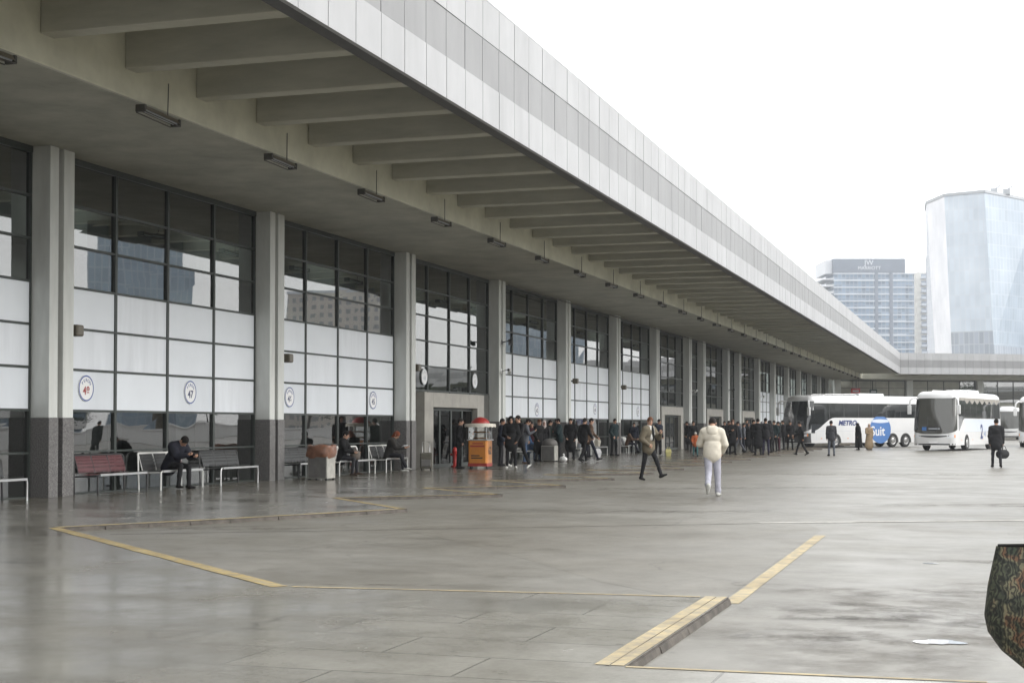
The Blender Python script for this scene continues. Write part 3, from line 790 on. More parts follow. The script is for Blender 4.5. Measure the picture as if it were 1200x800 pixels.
# second: side on, blue round emblem
r2, c2 = make_coach('white coach parked side on with large blue round emblem and dark window band', 12.6, 2.55, 3.62, sweep=(1.15, 2.08, 2.9), wheels=(3.35, -2.5, -3.85), dark_front=True)
hx, hy = -.613, -.79
fr = Vector((-11.57, 102.4)); ce = fr - Vector((hx, hy)) * 6.15 + Vector((-.79, .613)) * 1.27
heading(r2, (ce.x, ce.y, -.06), hx, hy)
for sg in (1, -1):
    yy = c2.L / 2 - 4.15
    c2.text('METRO', sg, yy, 1.70, .47, 'navy', shear=.25, sx=1.15, bold=.018)
    yc = c2.L / 2 - 7.5; n = 40
    b = MB(); vs = []
    for k in range(n):
        t = 2 * math.pi * k / n; cx_, cz = 1.08 * math.cos(t), .98 * math.sin(t)
        z = 1.26 + max(-.98, min(.9, cz)); vs.append((sg * (c2.hw(z) + .013), yc + cx_ * (1 if abs(cz) < .9 else 1), z))
    b.add(vs, [tuple(range(n)) if sg < 0 else tuple(range(n))[::-1]]); em = b.build('emblem', M['logo_blue'], r2)
    b = MB(); vs = []
    for k in range(21):
        t = -1 + 2 * k / 20; vs.append((sg * (c2.hw(1.8) + .017), yc + t * .86, 1.72 + .06 * t * t))
    for k in range(21):
        t = 1 - 2 * k / 20; vs.append((sg * (c2.hw(1.8) + .017), yc + t * .8, 1.98 - .05 * t * t))
    b.add(vs, [tuple(range(len(vs))) if sg > 0 else tuple(range(len(vs)))[::-1]]); b.build('emblem_band', M['bus_blue_tint'], em)
    c2.text('Suit', sg, yc + .28, 1.12, .92, 'white', .02, sx=1.05, bold=.012)
# third and fourth
r3, c3 = make_coach('small white coach far behind seen head on past the curtained coach', 10.5, 2.45, 3.45, rake=.35, wheels=(2.7, -2.3), sweep=(1.3, 1.9, 2.2), screen_low=1.2)
heading(r3, (2.35, 171.9, -.06), .03, -1)
r4, c4 = make_coach('white coach cut off by the right edge of the view', 12.2, 2.55, 3.6, wheels=(3.3, -2.9, -4.2))
heading(r4, (3.95, 116.2, -.06), -.08, -1)
# ------------------------------------------------------------------ the city round the yard
def facade_mat(name, c_glass, c_line, fw, fh, lw, rough=.18, var=.25, ior=1.5, blotch=None):
    """curtain wall: panes of slightly different tone with thin frames, in metres on the object's faces"""
    m, nt, bs, N, L = new_mat(name)
    tc = N.new('ShaderNodeTexCoord'); br = N.new('ShaderNodeTexBrick'); br.offset = 0; br.inputs['Scale'].default_value = 1
    br.inputs['Brick Width'].default_value = fw; br.inputs['Row Height'].default_value = fh; br.inputs['Mortar Size'].default_value = lw; br.inputs['Mortar Smooth'].default_value = 0
    L.new(tc.outputs['UV'], br.inputs['Vector'])
    br.inputs['Color1'].default_value = (*c_glass, 1); br.inputs['Color2'].default_value = (*[min(1, c * (1 + var)) for c in c_glass], 1); br.inputs['Mortar'].default_value = (*c_line, 1)
    c = br.outputs['Color']
    nz = N.new('ShaderNodeTexNoise'); nz.inputs['Scale'].default_value = .06; nz.inputs['Detail'].default_value = 4; L.new(tc.outputs['UV'], nz.inputs['Vector'])
    rp = ramp(N, L, nz.outputs['Fac'], [(.35, (.8, .82, .85)), (.65, (1.1, 1.1, 1.1))])
    c = mixc(N, L, 'MULTIPLY', .9, c, rp.outputs['Color'])
    L.new(c, bs.inputs['Base Color']); bs.inputs['Roughness'].default_value = rough; bs.inputs['IOR'].default_value = ior
    return m
def quads_uv(name, quads, mats, parent=None):
    """list of (4 corner points, material index): UVs in metres"""
    me = bpy.data.meshes.new(name); vs = []; fs = []; mi = []; uv = []
    for q, k in quads:
        q = [Vector(p) for p in q]; o = len(vs); vs += q; fs.append(tuple(range(o, o + len(q)))); mi.append(k)
        ex = (q[1] - q[0]); ex.z = 0; ex.normalize() if ex.length > 0 else None
        uv += [((p - q[0]).dot(ex), p.z) for p in q]
    me.from_pydata([tuple(v) for v in vs], [], fs)
    for m_ in mats: me.materials.append(m_)
    me.polygons.foreach_set('material_index', mi)
    ul = me.uv_layers.new(name='UVMap'); ul.data.foreach_set('uv', [c for p in uv for c in p])
    me.update(); o = bpy.data.objects.new(name, me); COL.objects.link(o)
    if parent: o.parent = parent
    return o
def hexa(bot, top):
    n = len(bot); q = []
    for i in range(n):
        j = (i + 1) % n; q.append(((bot[i], bot[j], top[j], top[i]), i))
    return q
M['tw_blue'] = facade_mat('tower_blue_glass', (.52, .58, .65), (.58, .62, .68), 1.5, 3.6, .10, .22, .12, 1.6)  # front glass paled, distant haze put into the base colour
M['tw_pale'] = facade_mat('tower_pale_glass', (.66, .66, .70), (.70, .70, .74), 1.5, 3.6, .10, .25, .08)
M['tw_side'] = facade_mat('tower_grey_glass', (.22, .25, .32), (.34, .37, .42), 1.5, 3.6, .12, .2, .2, 1.6)
M['tw_refl'] = facade_mat('tower_lower_reflection', (.26, .29, .34), (.42, .45, .48), 1.5, 3.6, .12, .2, .35, 1.6)  # darker lower panes: mirrored city painted into the colour
M['tw_roof'] = mat('tower_parapet', (.4, .42, .45), .6)
tw = empty('glass_tower', (0, 470, 0)); tag(tw, 'tall pale blue faceted glass tower leaning outward at the right edge', 'tower')
tb = [(-17.2, 487.8), (-13.3, 473.1), (-8.3, 456.8), (3.8, 452.3), (11.0, 470.5), (32, 505), (10, 520)]
tt = [(-17.6, 487.5), (-16.7, 472.1), (-11.0, 456.1), (.3, 451.3), (15.3, 471.8), (34, 506), (10, 521)]
zt_ = [69.3, 69.3, 69.0, 68.9, 68.2, 68, 68]
B_ = [Vector((x, y - 470, 0)) for x, y in tb]; T_ = [Vector((x, y - 470, z)) for (x, y), z in zip(tt, zt_)]
qs = []
mi = [2, 1, 0, 5, 2, 2, 2]
for i in range(7):
    j = (i + 1) % 7
    if i in (2, 3):
        f = .42 if i == 2 else .36
        m0 = B_[i].lerp(T_[i], f); m1 = B_[j].lerp(T_[j], f)
        qs += [((B_[i], B_[j], m1, m0), 3), ((m0, m1, T_[j], T_[i]), mi[i])]
    else: qs.append(((B_[i], B_[j], T_[j], T_[i]), mi[i]))
qs.append((tuple(T_), 4))
quads_uv('facade', qs, [M['tw_blue'], M['tw_pale'], M['tw_side'], M['tw_refl'], M['tw_roof'], facade_mat('tower_deep_glass', (.33, .39, .46), (.44, .49, .55), 1.5, 3.6, .1, .22, .15, 1.6)], tw)  # deep glass: shade of the right facet put into its colour
b = MB()
for i in range(7):
    j = (i + 1) % 7
    b.bar(T_[i] + Vector((0, 0, .4)), T_[j] + Vector((0, 0, .4)), .5, .8)
b.build('parapet', M['tw_roof'], tw)
for px, py in ((3, -12), (6.5, -10)):
    b = MB(); b.box(px - 1, px + 1, py - 1, py + 1, 69.3, 70.9); b.bar((px, py, 70.7), (px + 1.8, py, 71.8), .3, .3); b.build('roof_crane', M['tw_roof'], tw)
# banded hotel block
ht = empty('hotel_tower', (-47, 655, 0)); tag(ht, 'grey blue hotel block with banded glass floors and dark lettered crown', 'tower')
ax = Vector((math.cos(R(17.6)), math.sin(R(17.6)), 0)); ay = Vector((-ax.y, ax.x, 0))
M['ht_glass'] = facade_mat('hotel_glass', (.11, .155, .215), (.27, .31, .37), 1.7, 2.95, .16, .18, .9, 1.6)
M['ht_band'] = mat('hotel_slab', (.50, .54, .60), .5, var=.1, vscale=.2)
M['ht_crown'] = mat('hotel_crown', (.19, .22, .275), .6, var=.12, vscale=.15)
M['ht_side'] = mat('hotel_balcony', (.66, .68, .72), .6)
def hb(b, x0, x1, y0, y1, z0, z1, mi=0):
    q = [ax * x + ay * y_ + Vector((0, 0, z)) for z in (z0, z1) for y_ in (y0, y1) for x in (x0, x1)]
    b.add(q, [(0, 1, 3, 2), (4, 6, 7, 5), (0, 4, 5, 1), (2, 3, 7, 6), (0, 2, 6, 4), (1, 5, 7, 3)], mi)
def P3(x, y_, z): return ax * x + ay * y_ + Vector((0, 0, z))
qs = []
for (x0, x1, y0, y1, z1) in ((-15.2, 15.6, 0, 26, 67.2), (15.6, 19.6, 1.4, 24, 66.9)):
    c4_ = [(x0, y0), (x1, y0), (x1, y1), (x0, y1)]
    for i in range(4):
        a, c = c4_[i], c4_[(i + 1) % 4]; qs.append(((P3(*a, 0), P3(*c, 0), P3(*c, z1), P3(*a, z1)), 0))
quads_uv('glazing', qs, [M['ht_glass']], ht)
b = MB()
for k in range(23):
    z = 1.5 + k * 2.95
    hb(b, -15.35, 15.75, -.25, 26.2, z, z + .55 + .35 * rng.random())
    hb(b, 15.75, 19.8, 1.2, 24.2, z + .1, z + .7)
b.build('floor_slab', M['ht_band'], ht)
b = MB()
for x in (2.3, 8.6): hb(b, x, x + 1.4, -.32, 1, 2, 67)
b.build('dark_bay', M['ht_crown'], ht)
b = MB(); hb(b, -15.6, 15.4, -.3, 26, 67.25, 73.1); b.build('crown', M['ht_crown'], ht)
b = MB(); hb(b, -18.6, -15.62, 1.5, 22, 66.8, 72.6); b.build('crown_return', M['ht_side'], ht)
b = MB()
for k in range(22):
    z = 2.2 + k * 2.95; hb(b, -18.8 - (1.2 if k > 19 else 0), -15.4, .4, 22, z, z + .3); hb(b, -18.8, -18.6, .4, 22, z + .3, z + 1.2)
b.build('balcony', M['ht_side'], ht)
fcx = ax * 0 + ay * -.34
for tx, sz, z, x in (('JW', 3.0, 71.3, -.2), ('MARRIOTT', 2.0, 69.0, 0)):
    Mt = Matrix(((ax.x, 0, -ay.x, 0), (ax.y, 0, -ay.y, 0), (0, 1, 0, 0), (0, 0, 0, 1))); Mt.translation = fcx + ax * x + Vector((0, 0, z))
    text_mesh('lettering', tx, sz, M['ht_side'], ht, Mt, .05)
# pale block between the two towers
fb = empty('apartment_tower', (-26, 700, 0)); tag(fb, 'pale cream apartment block with balconies between the hotel and the glass tower', 'tower')
b = MB(); hb(b, -3.5, 8, 0, 18, 0, 71); b.build('wall', mat('cream_render', (.62, .61, .58), .8, var=.06, vscale=.2), fb)
b = MB()
for k in range(22):
    z = 3 + k * 3.1; hb(b, -1.5, 5, -1.2, 0, z, z + .25); hb(b, -1.5, 5, -1.25, -1.1, z + .25, z + 1.1)
b.build('balcony', M['ht_band'], fb)
b = MB()
for k in range(22):
    z = 3.3 + k * 3.1; hb(b, -1.3, 1.4, -.02, .1, z, z + 1.9); hb(b, 2.2, 4.8, -.02, .1, z, z + 1.9)
b.build('window', M['ht_glass'], fb)

# what the windows mirror from the open side of the yard
def block(name, label, x, y, rz, w, d, h, m, fl=3.3, band=None, cat='building'):
    r = empty(name, (x, y, 0), rz); tag(r, label, cat)
    P = [(-w / 2, -d / 2), (w / 2, -d / 2), (w / 2, d / 2), (-w / 2, d / 2)]
    quads_uv('facade', [((Vector((*P[i], -.06)), Vector((*P[(i + 1) % 4], -.06)), Vector((*P[(i + 1) % 4], h)), Vector((*P[i], h))), 0) for i in range(4)], [m], r)
    b = MB(); b.box(-w / 2 - .3, w / 2 + .3, -d / 2 - .3, d / 2 + .3, h, h + .9); b.build('parapet', M['ht_band'], r)
    if band:
        b = MB(); k = 0
        while (k + 1) * fl < h:
            z = k * fl + fl * .62; b.box(-w / 2 - .35, w / 2 + .35, -d / 2 - .35, d / 2 + .35, z, z + fl * .42); k += 1
        b.build('floor_band', band, r)
    return r
M['off_glass'] = facade_mat('office_glass', (.20, .27, .34), (.36, .42, .48), 1.6, 3.4, .14, .25, .3)
M['off_tan'] = facade_mat('office_tan', (.16, .17, .18), (.50, .46, .40), 3.2, 3.2, .8, .5, .3)
block('office_tower', 'blue glass office tower with rounded ends beyond the open side of the yard', 155, 314, R(-32), 21, 15, 84, M['off_glass'], 3.4)
block('office_block', 'long office block with white floor bands across the yard from the windows', 120, 176, R(-52), 62, 16, 15, M['off_glass'], 3.3, M['white'])
block('brick_block', 'tan block with square windows beyond the open side of the yard', 196, 520, R(-10), 46, 24, 52, M['off_tan'], 3.2)
block('slab_block', 'grey blue slab block farthest along the open side of the yard', 128, 560, R(-15), 34, 20, 66, M['off_glass'], 3.2)
block('low_hall', 'low pale service hall on the open side of the yard', 90, 90, R(-70), 60, 14, 6, M['off_tan'], 3, M['white'])
# raised road across the yard
ov = empty('flyover', (70, 150, 0)); tag(ov, 'concrete flyover on round piers beyond the open side of the yard', 'bridge')
b = MB(); b.box(-6, 6, -190, 190, 6.2, 7.3); b.build('deck', M['stone'], ov)
b = MB()
for sx_ in (-6, 6): b.box(sx_ - .15, sx_ + .15, -190, 190, 7.3, 8.2)
b.build('parapet', M['white'], ov)
for k in range(13):
    b = MB(); b.lathe([(.9, -.06), (.9, 5.4), (2.2, 6.2)], 14, (0, -180 + k * 30, 0)); b.build('pier', M['kerb'], ov)
b = MB(); b.add([(38, -60, -.05), (62, -60, .9), (62, 330, .9), (38, 330, -.05)], [(0, 1, 2, 3)]); tag(b.build('grass_bank', mat('grass', (.06, .095, .03), .9, var=.4, vscale=1.2)), kind='structure')
b = MB(); k = -60  # unseen pale wall added to brighten what the lower panes mirror
while k < 330:
    b.box(36.4, 36.7, k, k + 7.8, -.055, 1.25); b.box(36.3, 36.8, k, k + 7.8, 1.25, 1.4); k += 8
tag(b.build('added_barrier_wall', M['white'], bevel=.03), 'long pale wall added at the grass bank to brighten the window reflections', 'wall', kind='thing')
# trees on the bank
M['bark'] = mat('bark', (.06, .048, .038), .9, var=.3, vscale=6)
M['leaf'] = mat('leaves', (.05, .075, .028), .7, var=.5, vscale=.8)
def tree_meshes(seed, h=7., n=1500):
    r_ = random.Random(seed); t = MB(); t.tube([(0, 0, 0), (.08, .05, h * .25), (-.05, .1, h * .5), (.1, 0, h * .8)], [.2, .15, .1, .03], 7)
    tips = []
    for k in range(9):
        a = r_.random() * 6.28; z = h * (.3 + .45 * r_.random()); l = h * (.18 + .16 * r_.random())
        e = (math.cos(a) * l, math.sin(a) * l, z + l * .6); t.tube([(0, 0, z), (e[0] * .5, e[1] * .5, z + l * .35), e], [.07, .045, .02], 5); tips.append(e)
    c = MB()
    for _ in range(n):
        e = r_.choice(tips); s_ = h * .13
        p = Vector((e[0] + r_.gauss(0, s_), e[1] + r_.gauss(0, s_), e[2] + r_.gauss(0, s_ * .8)))
        u = Vector((r_.gauss(0, 1), r_.gauss(0, 1), r_.gauss(0, 1))).normalized(); v = u.orthogonal().normalized(); q = .09 + r_.random() * .1
        c.add([p + u * q, p + v * q * .6, p - u * q, p - v * q * .6], [(0, 1, 2, 3)])
    return t, c
protos = []
for sd_ in (1, 2):
    t, c = tree_meshes(sd_)
    r = t.build('tree', M['bark']); cc = c.build('crown', M['leaf'], r); protos.append(r)
for k in range(16):
    o = protos[k] if k < 2 else copy_tree(protos[k % 2])
    o.location = (52 + rng.random() * 10, 5 + k * 17 + rng.random() * 8, .4); o.rotation_euler.z = rng.random() * 6; s_ = .8 + rng.random() * .6; o.scale = (s_, s_, s_)
    tag(o, 'leafy young tree on the grass bank along the open side of the yard', 'tree', 'trees on the grass bank')
# ------------------------------------------------------------------ people: one skinned surface each, meshed from a distance field
def _n(v): v = np.asarray(v, float); return v / max(1e-9, np.linalg.norm(v))
class Field:
    def __init__(s): s.p = []
    def cone(s, a, b_, ra, rb, lab, k=.02, flat=None):      # flat = (axis, squeeze)
        s.p.append(('c', np.array(a, float), np.array(b_, float), ra, rb, lab, k, flat))
    def ell(s, c, rad, lab, fr=None, k=.02):
        s.p.append(('e', np.array(c, float), np.array(rad, float), fr, None, lab, k, None))
    def cut(s, c, rad, fr=None, k=.01): s.p.append(('x', np.array(c, float), np.array(rad, float), fr, None, 0, k, None))
    def below(s, c, n, k=.01): s.p.append(('h', np.array(c, float), np.array(n, float), None, None, 0, k, None))
    def bounds(s):
        lo = np.full(3, 9.); hi = np.full(3, -9.)
        for q in s.p:
            if q[0] == 'c':
                r = max(q[3], q[4])
                for e in (q[1], q[2]): lo = np.minimum(lo, e - r); hi = np.maximum(hi, e + r)
            elif q[0] == 'e': r = q[2].max(); lo = np.minimum(lo, q[1] - r); hi = np.maximum(hi, q[1] + r)
        return lo - .04, hi + .04
    def mesh(s, res, wrinkle=0., wl=()):
        lo, hi = s.bounds(); n = np.ceil((hi - lo) / res).astype(int) + 1
        F = np.full(n, .5, np.float32); best = np.full(n, .5, np.float32); lab = np.zeros(n, np.int16)
        ax = [lo[i] + res * np.arange(n[i]) for i in range(3)]
        for t, A, B, ra, rb, lb, k, flat in s.p:
            if t == 'c': r = max(ra, rb) + k + 3 * res; l_ = np.minimum(A, B) - r; h_ = np.maximum(A, B) + r
            elif t == 'e': r = B.max() + k + 3 * res; l_ = A - r; h_ = A + r
            elif t == 'x': r = B.max() + 3 * res + k; l_ = A - r; h_ = A + r
            else: l_ = lo; h_ = hi
            i0 = np.clip(np.floor((l_ - lo) / res).astype(int), 0, n); i1 = np.clip(np.ceil((h_ - lo) / res).astype(int) + 1, 0, n)
            if np.any(i1 <= i0): continue
            sl = tuple(slice(i0[i], i1[i]) for i in range(3))
            X = ax[0][sl[0]][:, None, None]; Y = ax[1][sl[1]][None, :, None]; Z = ax[2][sl[2]][None, None, :]
            if t == 'c':
                d = B - A; L2 = d @ d + 1e-9
                px, py, pz = X - A[0], Y - A[1], Z - A[2]
                h = np.clip((px * d[0] + py * d[1] + pz * d[2]) / L2, 0, 1)
                qx, qy, qz = px - h * d[0], py - h * d[1], pz - h * d[2]
                if flat is not None:
                    a_, sq = flat; a_ = np.asarray(a_, float); c_ = (qx * a_[0] + qy * a_[1] + qz * a_[2]) * (1 / sq - 1)
                    qx, qy, qz = qx + c_ * a_[0], qy + c_ * a_[1], qz + c_ * a_[2]
                D = np.sqrt(qx * qx + qy * qy + qz * qz) - (ra + (rb - ra) * h)
                if flat is not None: D = D * max(.6, flat[1])
            elif t in 'ex':
                px, py, pz = X - A[0], Y - A[1], Z - A[2]
                if ra is not None:
                    fr = ra; px, py, pz = [px * fr[i][0] + py * fr[i][1] + pz * fr[i][2] for i in range(3)]
                k0 = np.sqrt((px / B[0]) ** 2 + (py / B[1]) ** 2 + (pz / B[2]) ** 2)
                k1 = np.sqrt((px / B[0] ** 2) ** 2 + (py / B[1] ** 2) ** 2 + (pz / B[2] ** 2) ** 2) + 1e-6
                D = k0 * (k0 - 1) / k1
            else:
                D = (X - A[0]) * B[0] + (Y - A[1]) * B[1] + (Z - A[2]) * B[2]; D = D + 0 * F[sl]
            D = D.astype(np.float32); f = F[sl]
            if t in 'xh':
                h = np.clip(.5 - .5 * (f + D) / k, 0, 1) if t == 'x' else None
                F[sl] = np.maximum(f, -D)
                continue
            h = np.clip(.5 + .5 * (f - D) / k, 0, 1)
            F[sl] = f * (1 - h) + D * h - k * h * (1 - h)
            m = D < best[sl]; bs_ = best[sl]; bs_[m] = D[m]; ls = lab[sl]; ls[m] = lb
        if wrinkle:
            X = ax[0][:, None, None]; Y = ax[1][None, :, None]; Z = ax[2][None, None, :]
            w_ = np.sin(9 * X + 3 * np.sin(7 * Z + 3 * Y)) * np.sin(16 * Z + 3 * np.sin(8 * X + 6 * Y)) + .7 * np.sin(34 * Z + 11 * X + 4 * np.sin(7 * Y + 5 * X))
            F += (wrinkle * w_ * np.isin(lab, wl)).astype(np.float32)
        return nets(F, lo, res, lab)
def nets(F, lo, res, lab):
    ins = F < 0; n = F.shape
    c = [ins[i:n[0] - 1 + i, j:n[1] - 1 + j, k:n[2] - 1 + k] for i in (0, 1) for j in (0, 1) for k in (0, 1)]
    cnt = sum(q.astype(np.int8) for q in c); cell = (cnt > 0) & (cnt < 8)
    I = np.argwhere(cell); idx = np.full(cell.shape, -1, np.int64); idx[cell] = np.arange(len(I))
    off = np.array([(i, j, k) for i in (0, 1) for j in (0, 1) for k in (0, 1)])
    V = np.stack([F[I[:, 0] + o[0], I[:, 1] + o[1], I[:, 2] + o[2]] for o in off], 1)
    P = np.zeros((len(I), 3)); W_ = np.zeros(len(I))
    for a in range(8):
        for b_ in range(a + 1, 8):
            if abs(off[a] - off[b_]).sum() != 1: continue
            m = (V[:, a] < 0) != (V[:, b_] < 0); t = V[m, a] / (V[m, a] - V[m, b_])
            P[m] += off[a] + t[:, None] * (off[b_] - off[a]); W_[m] += 1
    P = (I + P / W_[:, None]) * res + lo
    faces = []
    for d in range(3):
        u, v = [(1, 2), (2, 0), (0, 1)][d]
        s0 = [slice(None)] * 3; s1 = [slice(None)] * 3
        s0[d] = slice(0, n[d] - 1); s1[d] = slice(1, n[d])
        A = ins[tuple(s0)]; B = ins[tuple(s1)]; E_ = np.argwhere(A != B)
        E_ = E_[(E_[:, u] > 0) & (E_[:, v] > 0) & (E_[:, u] < n[u] - 1) & (E_[:, v] < n[v] - 1)]
        def g(du, dv):
            q = E_.copy(); q[:, u] -= du; q[:, v] -= dv; return idx[q[:, 0], q[:, 1], q[:, 2]]
        f = np.stack([g(1, 1), g(0, 1), g(0, 0), g(1, 0)], 1)
        fl = ~A[E_[:, 0], E_[:, 1], E_[:, 2]]
        f[fl] = f[fl][:, ::-1]; faces.append(f)
    faces = np.concatenate(faces); faces = faces[(faces >= 0).all(1)]
    ctr = P[faces].mean(1); gi = np.clip(np.round((ctr - lo) / res).astype(int), 0, np.array(n) - 1)
    return P, faces, lab[gi[:, 0], gi[:, 1], gi[:, 2]]
def mesh_from(name, P, faces, labs, mats):
    me = bpy.data.meshes.new(name)
    me.from_pydata(P.tolist(), [], faces.tolist())
    for m_ in mats: me.materials.append(m_)
    me.polygons.foreach_set('material_index', np.asarray(labs, np.int32)); me.polygons.foreach_set('use_smooth', np.ones(len(faces), bool)); me.update()
    return me
SKIN, TOP, LEG, SHOE, INNER, EYE, LIP, SHIRT = range(8)
def cl(v): return math.cos(R(v))
def sn(v): return math.sin(R(v))
def body_field(p):
    """p: pose and clothes; faces +y, right hand on +x. returns the field, the head frame and hand positions"""
    f = Field(); g = p.get
    fat = g('fat', 1.0); jk = g('jacket', .012); lean = g('lean', 3)
    up = np.array([sn(g('side', 0)), sn(lean), cl(lean)]); up = _n(up); fw = _n(np.array([0, 1, 0]) - up * up[1]); rt = np.cross(fw, up)
    twist = g('twist', 0); rt2 = rt * cl(twist) + fw * sn(twist); fw2 = fw * cl(twist) - rt * sn(twist)
    pel = np.zeros(3); fr = (rt, fw, up); fr2 = (rt2, fw2, up)
    J = {}
    f.ell(pel + up * .02, (.162 * fat, .118 * fat, .13), LEG, fr)
    for sx, key in ((-1, 'L'), (1, 'R')):
        h, ab, k = g('leg' + key, (0, 3, 2)); fp = g('foot' + key, 0); tr = g('baggy', 0)
        hip = pel + rt * sx * .088 - np.array([0, 0, .02])
        kn = hip + np.array([sx * sn(ab), sn(h) * cl(ab), -cl(h) * cl(ab)]) * .43
        an = kn + _n([sx * sn(ab) * .4, sn(h - k), -cl(h - k)]) * .42
        f.cone(hip, kn, .09 * fat + tr, .062 + tr, LEG, .03); f.cone(kn, an, .062 + tr, .047 + tr * .9, LEG, .02)
        if tr: f.ell(an + (0, 0, .03), (.062 + tr * .6,) * 3, LEG)
        to = g('toe' + key, 12); fd = _n([sx * sn(to) * cl(fp), cl(to) * cl(fp), -sn(fp)]); fu = _n(np.array([0, 0, 1]) - fd * fd[2])
        f.cone(an - fd * .045 - fu * .045, an + fd * .03 - fu * .045, .042, .045, SHOE, .015); f.cone(an + fd * .0 - fu * .04, an + fd * .155 - fu * .058, .048, .032, SHOE, .02, ((fu, .8)))
        J['an' + key] = an
    # trunk
    coat = g('coat', .06)
    f.ell(pel + up * .17, (.15 * fat + jk, .108 * fat + jk, .17), TOP, fr)
    f.ell(pel + up * .36, (.172 * fat ** .5 + jk, .118 * fat ** .5 + jk, .19), TOP, fr2)
    f.cone(pel + up * .12, pel - up * coat, .165 * fat + jk, (.17 + coat * g('flare', .12)) * fat + jk, TOP, .02, (fw, .74))
    f.cone(pel + up * .465 - rt2 * .135, pel + up * .465 + rt2 * .135, .074 + jk, .074 + jk, TOP, .04)
    if g('inner'):
        f.ell(pel + up * .33 + fw2 * (.055 + jk), (.075, .088, .26), SHIRT, fr2, .005)
    nk = pel + up * .53
    hp, hy = g('hp', 4), g('hy', 0)
    hu = _n(up * cl(hp) + fw2 * sn(hp)); hf = _n(fw2 * cl(hp) - up * sn(hp)); hr = rt2
    hf, hr = hf * cl(hy) + hr * sn(hy), hr * cl(hy) - hf * sn(hy)
    hc = nk + hu * .155 + hf * .012
    f.cone(nk - up * .02, nk + hu * .09, .062, .056, SKIN, .02)
    f.cone(nk - up * .045 - rt2 * .03, nk - up * .045 + rt2 * .03, .07 + jk, .07 + jk, INNER if g('scarf') else TOP, .02)
    if g('scarf'):
        f.ell(nk + up * .005, (.095, .09, .045), INNER, fr2, .01)
        f.cone(nk + fw2 * .08 + rt2 * .05, nk + fw2 * .135 + rt2 * .06 - up * .33, .035, .03, INNER, .01); f.cone(nk + fw2 * .08 - rt2 * .05, nk + fw2 * .14 - rt2 * .05 - up * .2, .035, .03, INNER, .01)
    H = (hr, hf, hu)
    f.ell(hc + hu * .025 - hf * .008, (.075, .095, .1), SKIN, H, .02)
    f.ell(hc - hu * .048 + hf * .022, (.056, .066, .066), SKIN, H, .02)
    f.cone(hc + hf * .088 + hu * .012, hc + hf * .108 - hu * .022, .009, .015, SKIN, .008)
    for sx in (-1, 1):
        f.ell(hc + hr * sx * .077 - hu * .005 - hf * .01, (.012, .024, .032), SKIN, H, .006)
        f.ell(hc + hr * sx * .031 + hf * .0815 + hu * .014, (.014, .009, .008), EYE, H, .002)
        f.ell(hc + hr * sx * .031 + hf * .084 + hu * .03, (.021, .01, .006), EYE if g('brow', 1) else SKIN, H, .003)
    f.ell(hc + hf * .083 - hu * .052, (.024, .009, .007), LIP, H, .002)
    # arms
    for sx, key in ((-1, 'L'), (1, 'R')):
        fl, ab, el, inw = g('arm' + key, (-4, 9, 14, 0))
        sh = pel + up * .455 + rt2 * sx * (.165 + jk * .4)
        def lim(dx, a): return _n(rt2 * dx + (fw2 * sn(a) - np.array([0, 0, 1]) * cl(a)) * math.sqrt(max(0, 1 - dx * dx)))
        ud = lim(sx * sn(ab), fl + lean * .5); eb = sh + ud * .285
        fd = lim(-sx * sn(inw), fl + lean * .5 + el); wr = eb + fd * .245
        f.cone(sh, eb, .066 + jk, .05 + jk * .8, TOP, .03); f.cone(eb, wr, .05 + jk * .8, .037 + jk * .5, TOP, .015)
        if g('hands', 1):
            pal = _n(np.cross(fd, ud)) if abs(fd @ ud) < .985 else fw2
            side = pal if abs(el) > 25 else fw2
            side = _n(side - fd * (side @ fd)); nrm = np.cross(fd, side)
            inn = nrm if (nrm @ rt2) * -sx > 0 else -nrm
            if el > 40:                      # bent arm: palm turns to the body
                inn = _n(-fw2 * .7 + np.array([0, 0, .5]) - fd * ((-fw2 * .7 + np.array([0, 0, .5])) @ fd)); side = np.cross(fd, inn)
            f.cone(wr - fd * .02, wr + fd * .03, .028, .027, SKIN, .012)
            f.ell(wr + fd * .065, (.04, .046, .019), SKIN, (side, fd, inn), .012)
            cu = g('curl', 35)
            for q in range(4):
                b0 = wr + fd * .098 + side * (q - 1.5) * .0205; ln = (.036, .042, .039, .031)[q]
                d1 = _n(fd * cl(cu) + inn * sn(cu)); d2 = _n(fd * cl(cu * 2.2) + inn * sn(cu * 2.2))
                f.cone(b0, b0 + d1 * ln, .0098, .009, SKIN, .003); f.cone(b0 + d1 * ln, b0 + d1 * ln + d2 * ln * .85, .009, .0078, SKIN, .003)
            th = side * (1 if (side @ fw2) > 0 or el > 40 else -1)
            t0 = wr + fd * .04 + th * .035; t1 = t0 + _n(fd * .7 + th * .6 + inn * .4) * .042
            f.cone(t0, t1, .013, .011, SKIN, .006); f.cone(t1, t1 + _n(fd * .9 + inn * .45) * .032, .011, .009, SKIN, .004)
            J['hand' + key] = wr + fd * .09 + inn * .02; J['in' + key] = inn; J['fd' + key] = fd
        J['wr' + key] = wr; J['sh' + key] = sh; J['el' + key] = eb
    J.update(hc=hc, H=H, nk=nk, up=up, fw=fw2, rt=rt2, pel=pel, jk=jk)
    return f, J
